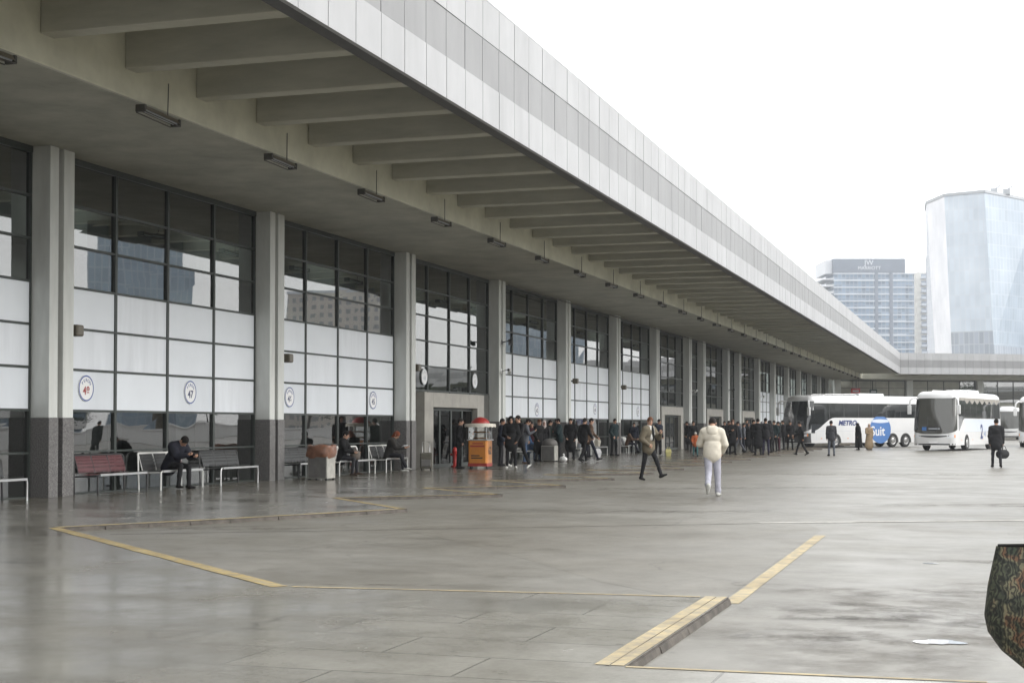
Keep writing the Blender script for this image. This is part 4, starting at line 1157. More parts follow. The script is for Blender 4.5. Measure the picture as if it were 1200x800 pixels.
def head_gear(kind, J):
    f = Field(); hc, (hr, hf, hu) = J['hc'], J['H']; H = J['H']; up, fw, rt, nk, jk = J['up'], J['fw'], J['rt'], J['nk'], J['jk']
    c = hc + hu * .025 - hf * .008
    if kind in ('short', 'fringe'):
        f.ell(c + hu * .008 - hf * .004, (.083, .1, .104), 0, H)
        f.cut(hc + hf * .085 - hu * .035, (.078, .075, .085 if kind == 'short' else .075), H); f.below(hc - hu * .055, hu)
    elif kind == 'long':
        f.ell(c + hu * .006 - hf * .004, (.086, .104, .106), 0, H); f.cone(hc - hf * .05, nk - fw * .075 - up * .1, .085, .075, 0, .03, (hf, .7))
        f.cut(hc + hf * .1 - hu * .03, (.062, .085, .085), H)
    elif kind == 'bun':
        f.ell(c + hu * .006 - hf * .004, (.082, .1, .103), 0, H); f.ell(c - hf * .1 + hu * .05, (.045,) * 3, 0, H); f.cut(hc + hf * .085 - hu * .035, (.075, .075, .085), H); f.below(hc - hu * .05, hu)
    elif kind == 'beanie':
        f.ell(c + hu * .012 - hf * .004, (.088, .105, .108), 0, H); f.below(hc + hu * .02, _n(hu + hf * -.15))
        f.cone(hc + hu * .03 - hr * .02, hc + hu * .03 + hr * .02, .088, .088, 0, .01, (hu, .25))
    elif kind == 'hood':
        f.ell(c - hf * .012, (.1, .115, .118), 0, H); f.cone(hc - hu * .06 - hf * .03, nk - up * .02 - fw * .02, .095, .11, 0, .03)
        f.cut(hc + hf * .115 - hu * .02, (.064, .09, .1), H)
    elif kind == 'scarf':
        f.ell(c - hf * .006, (.09, .108, .11), 0, H); f.cone(hc - hu * .05 - hf * .01, nk + fw * .01 - up * .03, .088, .115, 0, .03)
        f.cone(nk - up * .03, nk - up * .14 + fw * .06, .11, .06, 0, .03); f.cut(hc + hf * .11 - hu * .015, (.055, .085, .085), H)
    elif kind == 'hood_down':
        f.cone(nk - fw * .075 - rt * .06 - up * .0, nk - fw * .075 + rt * .06, .07, .07, 0, .03); f.cone(nk - fw * .04 - rt * .105 - up * .02, nk + fw * .05 - rt * .075 - up * .05, .05, .035, 0, .03)
        f.cone(nk - fw * .04 + rt * .105 - up * .02, nk + fw * .05 + rt * .075 - up * .05, .05, .035, 0, .03); f.ell(nk - fw * .115 - up * .07, (.12, .06, .1), 0, (rt, fw, up), .03)
    elif kind == 'chador':
        z0 = -.86
        f.ell(c - hf * .006, (.094, .112, .114), 0, H); f.cone(hc - hu * .05, nk - up * .08, .095, .19, 0, .05, (fw, .8)); f.cone(nk - up * .08, J['pel'] + up * .05, .225, .25, 0, .05, (fw, .78))
        f.cone(J['pel'] + up * .05, np.array([0, -.02, z0]), .25, .30, 0, .05, (fw, .82)); f.cut(hc + hf * .115 - hu * .015, (.052, .085, .075), H); f.below(np.array([0, 0, z0 + .04]), np.array([0, 0, 1.]))
    return f
CM = {}
def cloth(c, rough=.85):
    if c not in CM:
        m, nt, bs, N, L = new_mat('cloth'); bs.inputs['Roughness'].default_value = rough; bs.inputs['Specular IOR Level'].default_value = .25
        tc = N.new('ShaderNodeTexCoord'); nz = N.new('ShaderNodeTexNoise'); nz.inputs['Scale'].default_value = 9; nz.inputs['Detail'].default_value = 5
        L.new(tc.outputs['Object'], nz.inputs['Vector'])
        r = ramp(N, L, nz.outputs['Fac'], [(.3, tuple(x * .84 for x in c)), (.7, tuple(min(1, x * 1.1) for x in c))]); L.new(r.outputs['Color'], bs.inputs['Base Color'])
        CM[c] = m
    return CM[c]
M['skin'] = mat('skin', (.46, .27, .19), .5, spec=.4, var=.08, vscale=20)
M['skin2'] = mat('skin_tan', (.36, .20, .135), .5, spec=.4, var=.08, vscale=20)
M['eye'] = mat('eye_dark', (.03, .022, .018), .3); M['lips'] = mat('lips', (.33, .13, .11), .5)
GEAR_NAME = {'short': 'hair', 'fringe': 'hair', 'long': 'hair', 'bun': 'hair', 'beanie': 'beanie', 'hood': 'hood', 'scarf': 'headscarf', 'hood_down': 'hood', 'chador': 'cloak'}
ARCH = {}
def archetype(key, pose, gears, res=.016):
    f, J = body_field(pose); P, F_, lb = f.mesh(res, pose.get('wr', .003), (TOP, LEG, INNER))
    z0 = P[:, 2].min(); P = P - np.array([0, 0, z0])
    ms = [M['skin'], cloth((.03, .03, .03)), cloth((.03, .03, .03)), M['black'], M['white'], M['eye'], M['lips'], cloth((.012, .012, .013))]
    body = mesh_from('person', P, F_, lb, ms); gs = []
    for g in gears:
        q = head_gear(g, J); gp, gf, gl_ = q.mesh(min(res, .012) if g != 'chador' else res, .003 if g in ('chador', 'long') else 0, (0,)); gp = gp - np.array([0, 0, z0])
        gs.append((GEAR_NAME[g], mesh_from(GEAR_NAME[g], gp, gf, gl_ * 0, [M['black']])))
    off = np.array([0, 0, -z0])
    for k in list(J):
        if isinstance(J[k], np.ndarray) and k[:2] in ('ha', 'wr', 'sh', 'an', 'hc', 'nk', 'pe', 'el'): J[k] = J[k] + off
    ARCH[key] = (body, gs, J)
def person(key, pos, face, cols, label, h=1.75, group=None, skin='skin', rz=None):
    """face: world direction (x, y) looked towards; cols: top, trousers, shoes, inner, then each head piece"""
    body, gs, J = ARCH[key]
    me = body.copy(); me.name = 'person'
    o = bpy.data.objects.new('person', me); COL.objects.link(o)
    me.materials[SKIN] = M[skin]
    for i, k in enumerate((TOP, LEG, SHOE, INNER)): me.materials[k] = cloth(cols[i])
    h *= 1 + (rng.random() - .5) * (.07 if h > 1.3 and key not in ('strider', 'hoodie', 'bagman', 'benchman') else 0); o.location = pos; o.rotation_euler.z = math.atan2(-face[0], face[1]); s_ = h / 1.75; o.scale = (s_, s_, s_)
    tag(o, label, 'person', group)
    for (nm, gm), c in zip(gs, cols[4:]):
        m2 = gm.copy(); m2.name = nm; m2.materials[0] = cloth(c); q = bpy.data.objects.new(nm, m2); COL.objects.link(q); q.parent = o
    Mw = Matrix.Translation(Vector(pos)) @ Matrix.Rotation(o.rotation_euler.z, 4, 'Z') @ Matrix.Scale(s_, 4)
    return o, J, Mw
# ------------------------------------------------------------------ benches
M['red_mesh'] = mat('red_perforated_steel', (.095, .02, .025), .45, var=.15, vscale=3)
M['black_mesh'] = mat('black_perforated_steel', (.035, .036, .037), .45, var=.2, vscale=3)
M['pale_mesh'] = mat('pale_perforated_steel', (.55, .53, .5), .45, var=.2, vscale=3)
def perforate(m_):
    nt = m_.node_tree; N = nt.nodes; L = nt.links; b = N['Principled BSDF']
    tc = N.new('ShaderNodeTexCoord'); v = N.new('ShaderNodeTexVoronoi'); v.inputs['Scale'].default_value = 42; v.inputs['Randomness'].default_value = 0
    L.new(tc.outputs['Object'], v.inputs['Vector']); t = N.new('ShaderNodeMath'); t.operation = 'GREATER_THAN'; t.inputs[1].default_value = .34
    L.new(v.outputs['Distance'], t.inputs[0]); L.new(t.outputs[0], b.inputs['Alpha'])
for k in ('red_mesh', 'black_mesh', 'pale_mesh'): perforate(M[k])
def bench(y0, y1, tube, cols, label, n=3, x=-18.18, rear=None):
    w = y1 - y0; r = empty('bench', (x, (y0 + y1) / 2, 0), R(-90)); tag(r, label, 'bench', 'waiting benches along the windows')
    h = w / 2
    def U(yy, z, name, lean=0):
        b = MB(); c = .07
        b.tube([(-h, yy, 0), (-h, yy + lean * .5, z - c), (-h + c * .35, yy + lean * .9, z - c * .3), (-h + c, yy + lean, z), (h - c, yy + lean, z), (h - c * .35, yy + lean * .9, z - c * .3), (h, yy + lean * .5, z - c), (h, yy, 0)], .02, 8)
        return b.build(name, tube, r)
    U(.27, .43, 'front_frame'); fr_ = tube; tube = rear or tube; U(-.30, .84, 'rear_frame', -.06)
    b = MB()
    pass
    for xx in (-h + .03, h - .03):
        b = MB(); b.tube([(xx, .26, .40), (xx, -.32, .38)], .016, 6); b.build('cross_rail', tube, r)
    b = MB(); b.box(-h + .05, h - .05, .29, .315, .40, .445); b.build('front_edge', M['steel'], r)
    sw = (w - .08) / n
    for i in range(n):
        a, c = -h + .04 + i * sw + .012, -h + .04 + (i + 1) * sw - .012
        m_ = cols[i % len(cols)]
        b = MB(); vs = []; K = 8
        for k in range(K + 1):
            t = k / K; yy = .28 - t * .50; z = .445 - .035 * math.sin(math.pi * t * .9) + .0
            vs += [(a, yy, z), (c, yy, z)]
        b.add(vs, [(2 * k, 2 * k + 1, 2 * k + 3, 2 * k + 2) for k in range(K)], 0, True); b.build('seat', m_, r)
        b = MB(); vs = []
        for k in range(K + 1):
            t = k / K; vs += [(a, -.235 - t * .115 + .012 * math.sin(math.pi * t), .46 + t * .36), (c, -.235 - t * .115 + .012 * math.sin(math.pi * t), .46 + t * .36)]
        b.add(vs, [(2 * k, 2 * k + 1, 2 * k + 3, 2 * k + 2) for k in range(K)], 0, True); bk = b.build('backrest', m_, r)
        b = MB()
        for xx in (a, c): b.tube([(xx, -.24, .44), (xx, -.352, .825)], .012, 6)
        b.tube([(a, -.352, .825), (c, -.352, .825)], .012, 6); b.build('edge_tube', tube, bk)
    return r
RM, BM, PM, TS, TW = M['red_mesh'], M['black_mesh'], M['pale_mesh'], M['steel'], M['chrome_white']
bench(23.05, 24.98, TS, [BM], rear=M["black"], label='black mesh bench with steel front edge, left of the first column')
bench(27.42, 29.35, M['black'], [RM], 'dark framed bench with three red mesh seats under the gate 48 window')
bench(29.95, 31.85, TW, [RM, BM, BM], 'white framed bench with one red seat where the man with the phone sits')
bench(32.75, 34.7, TS, [BM], rear=M['black'], label='black mesh bench with steel edge against the second column')
bench(37.1, 38.9, M['black'], [BM], 'dark bench behind the square bin in the second window bay')
bench(39.8, 42.45, TW, [BM, BM, PM, PM], 'white framed bench between the square bin and the reading woman', 4)
bench(43.35, 45.15, TW, [BM], 'white framed bench under the reading woman before the dark portal')
bench(57.9, 59.8, TW, [PM], 'pale bench half hidden behind the second bin')
bench(66.9, 68.8, TW, [PM], 'pale bench beside the man in the black overcoat')
bench(70.1, 72.0, TW, [PM], 'cream backed bench with papers between the crowd and the striding man')
bench(76.7, 78.6, TW, [PM, BM], 'white bench with bags just past the fifth column')

# ------------------------------------------------------------------ bins, case, hydrant, cart
M['bin_grey'] = mat('bin_concrete', (.38, .37, .34), .75, var=.25, vscale=6, bump=.2)
M['bin_dark'] = mat('bin_dark_panel', (.13, .125, .12), .6, var=.25, vscale=5)
M['bag_brown'] = mat('brown_plastic_bag', (.22, .10, .06), .35, var=.45, vscale=5)
def bin_(loc, label, bag):
    r = empty('litter_bin', loc); tag(r, label, 'bin')
    b = MB(); s_ = .29; b.box(-s_, s_, -s_ + .02, s_ - .02, .04, .66); b.build('bin_box', M['bin_grey'], r, bevel=.015)
    b = MB(); b.box(-s_ + .03, s_ - .03, -s_ - .002, -s_ + .02, .07, .62); b.build('front_panel', M['bin_dark'], r)
    b = MB()
    for sx in (-1, 1):
        for sy in (-1, 1): b.box(sx * .25 - .03, sx * .25 + .03, sy * .23 - .03, sy * .23 + .03, 0, .045)
    b.build('feet', M['black'], r)
    b = MB()
    if bag:
        n = 26; rings = [(.31, .60), (.335, .66), (.35, .76), (.33, .86), (.335, .93), (.29, .945), (.25, .86), (.2, .7)]
        vs = []
        for j, (rr, z) in enumerate(rings):
            for k in range(n):
                t = 2 * math.pi * k / n; q = (abs(math.cos(t)) ** 6 + abs(math.sin(t)) ** 6) ** (-1 / 6)
                wv = 1 + .05 * math.sin(5 * t + j) + .04 * math.sin(9 * t - 2 * j); vs.append((rr * q * wv * math.cos(t), rr * q * wv * math.sin(t) * .95, z + .02 * math.sin(4 * t + j * 1.3)))
        b.add(vs, [(i * n + k, i * n + (k + 1) % n, (i + 1) * n + (k + 1) % n, (i + 1) * n + k) for i in range(len(rings) - 1) for k in range(n)], 0, True); b.add(vs[-n:], [tuple(range(n))], 0)
        b.build('bin_liner', M['bag_brown'], r)
    else:
        b.lathe([(.30, .66), (.33, .70), (.30, .82), (.18, .92), (.02, .95)], 20); b.build('lid', M['bin_dark'], r)
    return r
bin_((-17.2, 37.05, 0), 'square concrete bin with a crumpled brown bag liner in the second bay', True)
bin_((-17.0, 58.6, 0), 'square concrete bin with dark domed lid among the waiting crowd', False)
# suitcase
r = empty('suitcase', (-17.55, 45.9, 0), R(20)); tag(r, 'olive grey wheeled suitcase with raised handle by the third column', 'suitcase')
b = MB(); b.box(-.2, .2, -.13, .13, .06, .58); b.build('case', mat('olive_fabric', (.10, .095, .075), .8, var=.25, vscale=8), r, bevel=.04)
b = MB(); b.tube([(-.12, .1, .56), (-.12, .1, .93), (.12, .1, .93), (.12, .1, .56)], .012, 6); b.build('handle', M['steel'], r)
b = MB(); b.box(-.16, .16, -.16, -.131, .14, .36); b.build('pocket', M['bin_dark'], r, bevel=.02)
for sx in (-1, 1):
    b = MB(); b.tube([(sx * .15 - .02, .09, .04), (sx * .15 + .02, .09, .04)], .04, 12); b.build('wheel', M['black'], r)
# hydrant
r = empty('hydrant', (-18.02, 50.0, 0)); tag(r, 'slim red hydrant standing at the edge of the dark portal', 'hydrant')
b = MB(); b.lathe([(.14, 0), (.14, .05), (.075, .06), (.075, .5), (.1, .52), (.1, .6), (.06, .68), (.02, .7)], 16); b.build('barrel', M['red'], r)
for sx in (-1, 1):
    b = MB(); b.tube([(sx * .06, 0, .44), (sx * .16, 0, .44)], .045, 10); b.build('outlet', M['red'], r)
b = MB(); b.tube([(.16, 0, .44), (.22, -.03, .40), (.24, -.04, .2), (.2, -.1, .03)], .03, 8); b.build('hose', M['white'], r)
# bag on the floor
b = MB(); b.sphere((0, 0, .11), .15, 18, 12, sc=(1.1, .9, .78)); b.tube([(0, 0, .2), (.03, .02, .27), (.0, .0, .33)], [.05, .025, .045], 8)
o = b.build('plastic_bag', M['white'], loc=(-16.32, 58.25, 0)); tag(o, 'small knotted white plastic bag alone on the pavement near the second bin', 'bag')
# snack cart
M['cart_orange'] = mat('cart_orange', (.62, .235, .04), .35, var=.16, vscale=2, coat=.3)
M['cart_red'] = mat('cart_red', (.34, .03, .026), .45, var=.12, vscale=3)
M['cart_glass'] = glass_mat('cart_glass', (.8, .82, .82), 1.45, 0)
M['snack'] = mat('sesame_rings', (.35, .16, .05), .6, var=.3, vscale=18)
r = empty('snack_cart', (-16.45, 48.2, 0)); r.scale = (.86, .86, .98); tag(r, 'orange snack cart with red domed roof and glass case by the portal', 'cart')
w, d = .40, .36
b = MB(); b.prism([(-w + .06, -d), (w - .06, -d), (w, -d + .06), (w, d - .06), (w - .06, d), (-w + .06, d), (-w, d - .06), (-w, -d + .06)], .2, .98); b.build('cart_body', M['cart_orange'], r, bevel=.012)
b = MB(); b.box(-w + .01, w - .01, -d + .01, d - .01, .09, .2); b.build('skirt', M['cart_red'], r)
b = MB(); b.box(-w - .03, w + .03, -d - .03, d + .03, .98, 1.02); b.build('counter', M['steel'], r, bevel=.01)
b = MB()
for sx in (-1, 1):
    for sy in (-1, 1): b.tube([(sx * (w - .03), sy * (d - .03), 1.02), (sx * (w - .03), sy * (d - .03), 1.47)], .014, 6)
b.build('case_post', M['steel'], r)
b = MB()
for q in ([(-w + .03, -d + .02), (w - .03, -d + .02)], [(w - .02, -d + .03), (w - .02, d - .03)], [(-w + .02, d - .03), (-w + .02, -d + .03)]):
    (x0, y0_), (x1, y1_) = q; b.add([(x0, y0_, 1.03), (x1, y1_, 1.03), (x1, y1_, 1.46), (x0, y0_, 1.46)], [(0, 1, 2, 3)])
b.build('case_glass', M['cart_glass'], r)
b = MB(); b.box(-w + .05, w - .05, -d + .06, d - .05, 1.22, 1.235); b.build('shelf', M['steel'], r)
b = MB()
for k in range(26):
    px, py, pz = rng.uniform(-.3, .3), rng.uniform(-.22, .25), (1.05 if k % 2 else 1.26) + rng.random() * .03
    b.tube([(px + .06 * math.cos(t * 6.2832 / 9), py + .06 * math.sin(t * 6.2832 / 9), pz) for t in range(10)], .018, 6)
b.build('bread_ring', M['snack'], r)
b = MB(); b.lathe([(.62, 1.52), (.6, 1.56), (.02, 1.6)], 26); n = 26; vs = []
for k in range(n * 2 + 1):
    t = 2 * math.pi * k / (n * 2); vs += [(.625 * math.cos(t), .625 * math.sin(t), 1.55), (.63 * math.cos(t), .63 * math.sin(t), 1.43 + .035 * abs(math.sin(t * 9)))]
b.add(vs, [(2 * k, 2 * k + 1, 2 * k + 3, 2 * k + 2) for k in range(n * 2)]); b.build('scalloped_awning', mat('awning_white', (.68, .64, .56), .8, var=.15, vscale=5), r)
b = MB(); b.lathe([(.38, 1.58), (.35, 1.65), (.25, 1.73), (.12, 1.78), (.02, 1.80)], 22); b.build('roof_dome', M['cart_red'], r)
for sx in (-1, 1):
    b = MB(); x = sx * (w - .07); b.tube([(x - .03, -.12, .1), (x + .03, -.12, .1)], .1, 16); b.build('wheel', M['black'], r)
Mt = Matrix(((0, 0, 1, w + .004), (1, 0, 0, 0), (0, 1, 0, .62), (0, 0, 0, 1))); text_mesh('lettering', '62', .36, M['black'], r, Mt, .002, bold=.008)
Mt = Matrix(((1, 0, 0, 0), (0, 0, -1, -d - .004), (0, 1, 0, .48), (0, 0, 0, 1)))
b = MB(); b.box(-.26, .22, -d - .006, -d + .01, .36, .40); b.box(-.26, .1, -d - .006, -d + .01, .44, .48); b.build('dark_stripe', M['black'], r)
b = MB(); b.box(-.3, .3, -d - .005, -d + .01, .76, .82); b.box(-.2, .24, -d - .005, -d + .01, .86, .90); b.build('red_stripe', M['cart_red'], r)

# ------------------------------------------------------------------ gate signs on the windows
M['sign_blue'] = mat('sign_blue', (.05, .09, .30), .4); M['sign_red'] = mat('sign_red', (.33, .05, .05), .4); M['sign_navy'] = mat('sign_navy', (.05, .06, .14), .4)
def gate(num, y, z, where, ring='sign_blue', ink='sign_navy', x=None):
    x = XG + .045 if x is None else x
    r = empty('gate_sign', (x, y, z)); tag(r, f'round gate sign reading {num} {where}', 'gate sign', 'round gate signs on the windows')
    n = 36; b = MB()
    vs = [(0, .285 * math.cos(2 * math.pi * k / n), .285 * math.sin(2 * math.pi * k / n)) for k in range(n)]; v2 = [(-.02, a[1], a[2]) for a in vs]
    b.add(vs + v2, [tuple(range(n))] + [(k + n, (k + 1) % n + n, (k + 1) % n, k) for k in range(n)]); b.build('disc', M['white'], r)
    b = MB(); vs = []
    for k in range(n + 1):
        t = 2 * math.pi * k / n
        for q in (.252, .282): vs.append((.003, q * math.cos(t), q * math.sin(t)))
    b.add(vs, [(2 * k, 2 * k + 1, 2 * k + 3, 2 * k + 2) for k in range(n)]); b.build('ring', M[ring], r)
    Mt = Matrix(((0, 0, 1, .003), (1, 0, 0, 0), (0, 1, 0, -.06), (0, 0, 0, 1))); text_mesh('number', str(num), .25, M[ink], r, Mt, .001, bold=.006)
    base = MB()
    for i, ch in enumerate('PERON'):
        a = R(52 - i * 26)
        Mt = Matrix(((0, 0, 1, .003), (math.cos(a), -math.sin(a), 0, -.175 * math.sin(a)), (math.sin(a), math.cos(a), 0, .175 * math.cos(a)), (0, 0, 0, 1)))
        t = text_mesh('t', ch, .1, M[ink], None, Mt, .001); base.add([v.co for v in t.data.vertices], [list(p.vertices) for p in t.data.polygons]); me_ = t.data; bpy.data.objects.remove(t); bpy.data.meshes.remove(me_)
    base.build('lettering', M[ring], r)
gate(48, 28.02, 2.28, 'in red on the white panel above the red bench', 'sign_blue', 'sign_red')
gate(47, 32.47, 2.29, 'on the white panel above the seated man with the phone')
gate(46, 37.95, 2.27, 'on the white panel above the square bin')
gate(45, 43.94, 2.28, 'on the white panel above the reading woman')
gate(44, 48.5, 3.17, 'on the dark glass over the portal, nearer the third column', 'grey_mark', 'grey_mark')
gate(43, 53.89, 3.18, 'on the dark glass over the portal, nearer the fourth column', 'grey_mark', 'grey_mark')
gate(42, 62.17, 2.17, 'on the white panel behind the crowd by the second bin')
gate(40, 72.3, 2.3, 'on the white panel above the cream backed bench')
gate(38, 82.0, 2.28, 'on the white panel behind the striding man')

# ------------------------------------------------------------------ lamps under the canopy
M['lamp_body'] = mat('lamp_dark', (.05, .047, .04), .5, var=.2, vscale=6); M['lamp_tube'] = mat('lamp_diffuser', (.13, .115, .09), .4)
def hang_lamp():
    r = empty('hanging_lamp')
    b = MB(); b.add([(-.06, -.57, .05), (.06, -.57, .05), (.06, .57, .05), (-.06, .57, .05), (-.10, -.57, -.03), (.10, -.57, -.03), (.10, .57, -.03), (-.10, .57, -.03)], [(0, 1, 2, 3), (0, 4, 5, 1), (1, 5, 6, 2), (2, 6, 7, 3), (3, 7, 4, 0)]); b.build('reflector', M['lamp_tube'], r)
    b = MB(); pass
    for s_ in (-1, 1):
        b = MB(); b.box(-.10, .10, s_ * .56, s_ * .62, -.075, .06); b.build('end_cap', M['lamp_body'], r, bevel=.015)
    b = MB(); b.tube([(-.035, -.56, -.02), (-.035, .56, -.02)], .016, 8); b.build('tube', M['grey_mark'], r); b = MB(); b.tube([(.035, -.56, -.02), (.035, .56, -.02)], .016, 8); b.build('tube', M['grey_mark'], r)
    b = MB()
    for s_ in (-1, 1): b.tube([(s_ * .1, -.57, -.075), (s_ * .1, .57, -.075)], .012, 6)
    b.build('guard', M['lamp_body'], r)
    b = MB(); b.tube([(0, .3, .07), (0, .3, .66)], .012, 6); b.build('rod', M['lamp_body'], r)
    return r
ORD = ['nearest', 'second', 'third', 'fourth', 'fifth', 'sixth', 'seventh', 'eighth', 'ninth', 'tenth', 'eleventh', 'twelfth', 'thirteenth', 'fourteenth', 'fifteenth', 'sixteenth', 'seventeenth', 'eighteenth', 'nineteenth', 'twentieth']
pl = hang_lamp(); k = 0; y = 18.62
while y < 180:
    o = pl if k == 0 else copy_tree(pl); o.location = (-14.13, y, 7.04); o.rotation_euler = (R((rng.random() - .5) * 5), 0, R((rng.random() - .5) * 6))
    lab = (f'{ORD[k]} dark hanging lamp in the row along the canopy girder' if k else 'nearest dark hanging lamp in the girder row, cut by the left edge') if k < 20 else 'small dark hanging lamp near the far end of the row along the girder'
    tag(o, lab, 'lamp', 'lamps hanging in a row under the canopy'); y += 4.87; k += 1
# floodlights and cameras on the columns
M['bronze'] = mat('bronze_lamp', (.10, .085, .06), .5, var=.2, vscale=10)
def flood(y, z, label):
    r = empty('floodlight', (XC - .2, y, z)); tag(r, label, 'floodlight', 'small floodlights beside the columns')
    b = MB(); b.box(0, .24, -.13, .13, -.12, .12); b.build('housing', M['bronze'], r, bevel=.03)
    b = MB(); b.box(.241, .25, -.1, .1, -.09, .09); b.build('lens', M['lamp_tube'], r)
    b = MB(); b.tube([(-.24, 0, .02), (.02, 0, .02)], .025, 6); b.tube([(-.2, 0, .02), (-.2, -.02, .22)], .015, 6); b.build('bracket', M['black'], r)
for y, z, l in ((27.1, 3.47, 'bronze floodlight above the gate 48 sign beside the first column'), (37.1, 3.32, 'bronze floodlight beside the second column above the bin'), (46.85, 3.42, 'bronze floodlight beside the third column over the portal'), (67.3, 3.55, 'bronze floodlight beside the fifth column behind the crowd'), (77.1, 3.5, 'bronze floodlight beside the sixth column behind the striding man')):
    flood(y, z, l)
def cctv(y, z, label, mm, x=XC + .0):
    r = empty('security_camera', (x, y, z)); tag(r, label, 'camera')
    b = MB(); b.tube([(0, 0, 0), (.22, 0, .05), (.3, .05, .05)], .022, 6); b.box(-.0, .02, -.06, .06, -.08, .1); b.build('arm', M[mm], r)
    b = MB(); b.obox(Matrix.Translation((.34, .02, .0)) @ Matrix.Rotation(R(-18), 4, 'X') @ Matrix.Rotation(R(20), 4, 'Z'), .13, .36, .13); b.build('camera_body', M[mm], r, bevel=.02)
    b = MB(); b.tube([(.36, -.16, .05), (.37, -.2, .06)], .05, 10); b.build('lens', M['black'], r)
cctv(55.9, 4.75, 'black security camera on an arm high on the fourth column', 'black'); cctv(55.8, 3.6, 'white security camera lower on the fourth column', 'white')
cctv(95.5, 3.7, 'white security camera on the column beyond the second portal', 'white'); cctv(110.6, 4.1, 'black security camera on the column by the third portal', 'black'); cctv(126.5, 3.9, 'white security camera on the column after the last portal', 'white')
# signs hung at the far corner
def hang_sign(s, t, z, w_, h_, m_, label):
    r = empty('hanging_sign', wp(s, t, z), R(-150) + R(180)); tag(r, label, 'sign')
    r.rotation_euler.z = math.atan2(W.y, W.x)
    b = MB(); b.box(-w_ / 2, w_ / 2, -.06, .06, -h_ / 2, h_ / 2); b.build('panel', m_, r, bevel=.01)
    b = MB()
    for sx in (-1, 1): b.tube([(sx * w_ * .35, 0, h_ / 2), (sx * w_ * .35, 0, ZS - z)], .02, 6)
    b.build('hanger', M['black'], r)
    b = MB(); b.box(-w_ * .34, w_ * .34, -.066, -.06, -h_ * .1, h_ * .16); b.build('pale_line', M['grey_mark'], r)
hang_sign(-2.3, 7.4, 5.75, 1.2, .75, M['red'], 'red hanging sign over the far corner behind the side-on coach')
hang_sign(.1, 7.4, 5.7, 1.0, .6, mat('sign_dark_teal', (.02, .05, .05), .5), 'dark teal hanging sign beside the red one at the far corner')
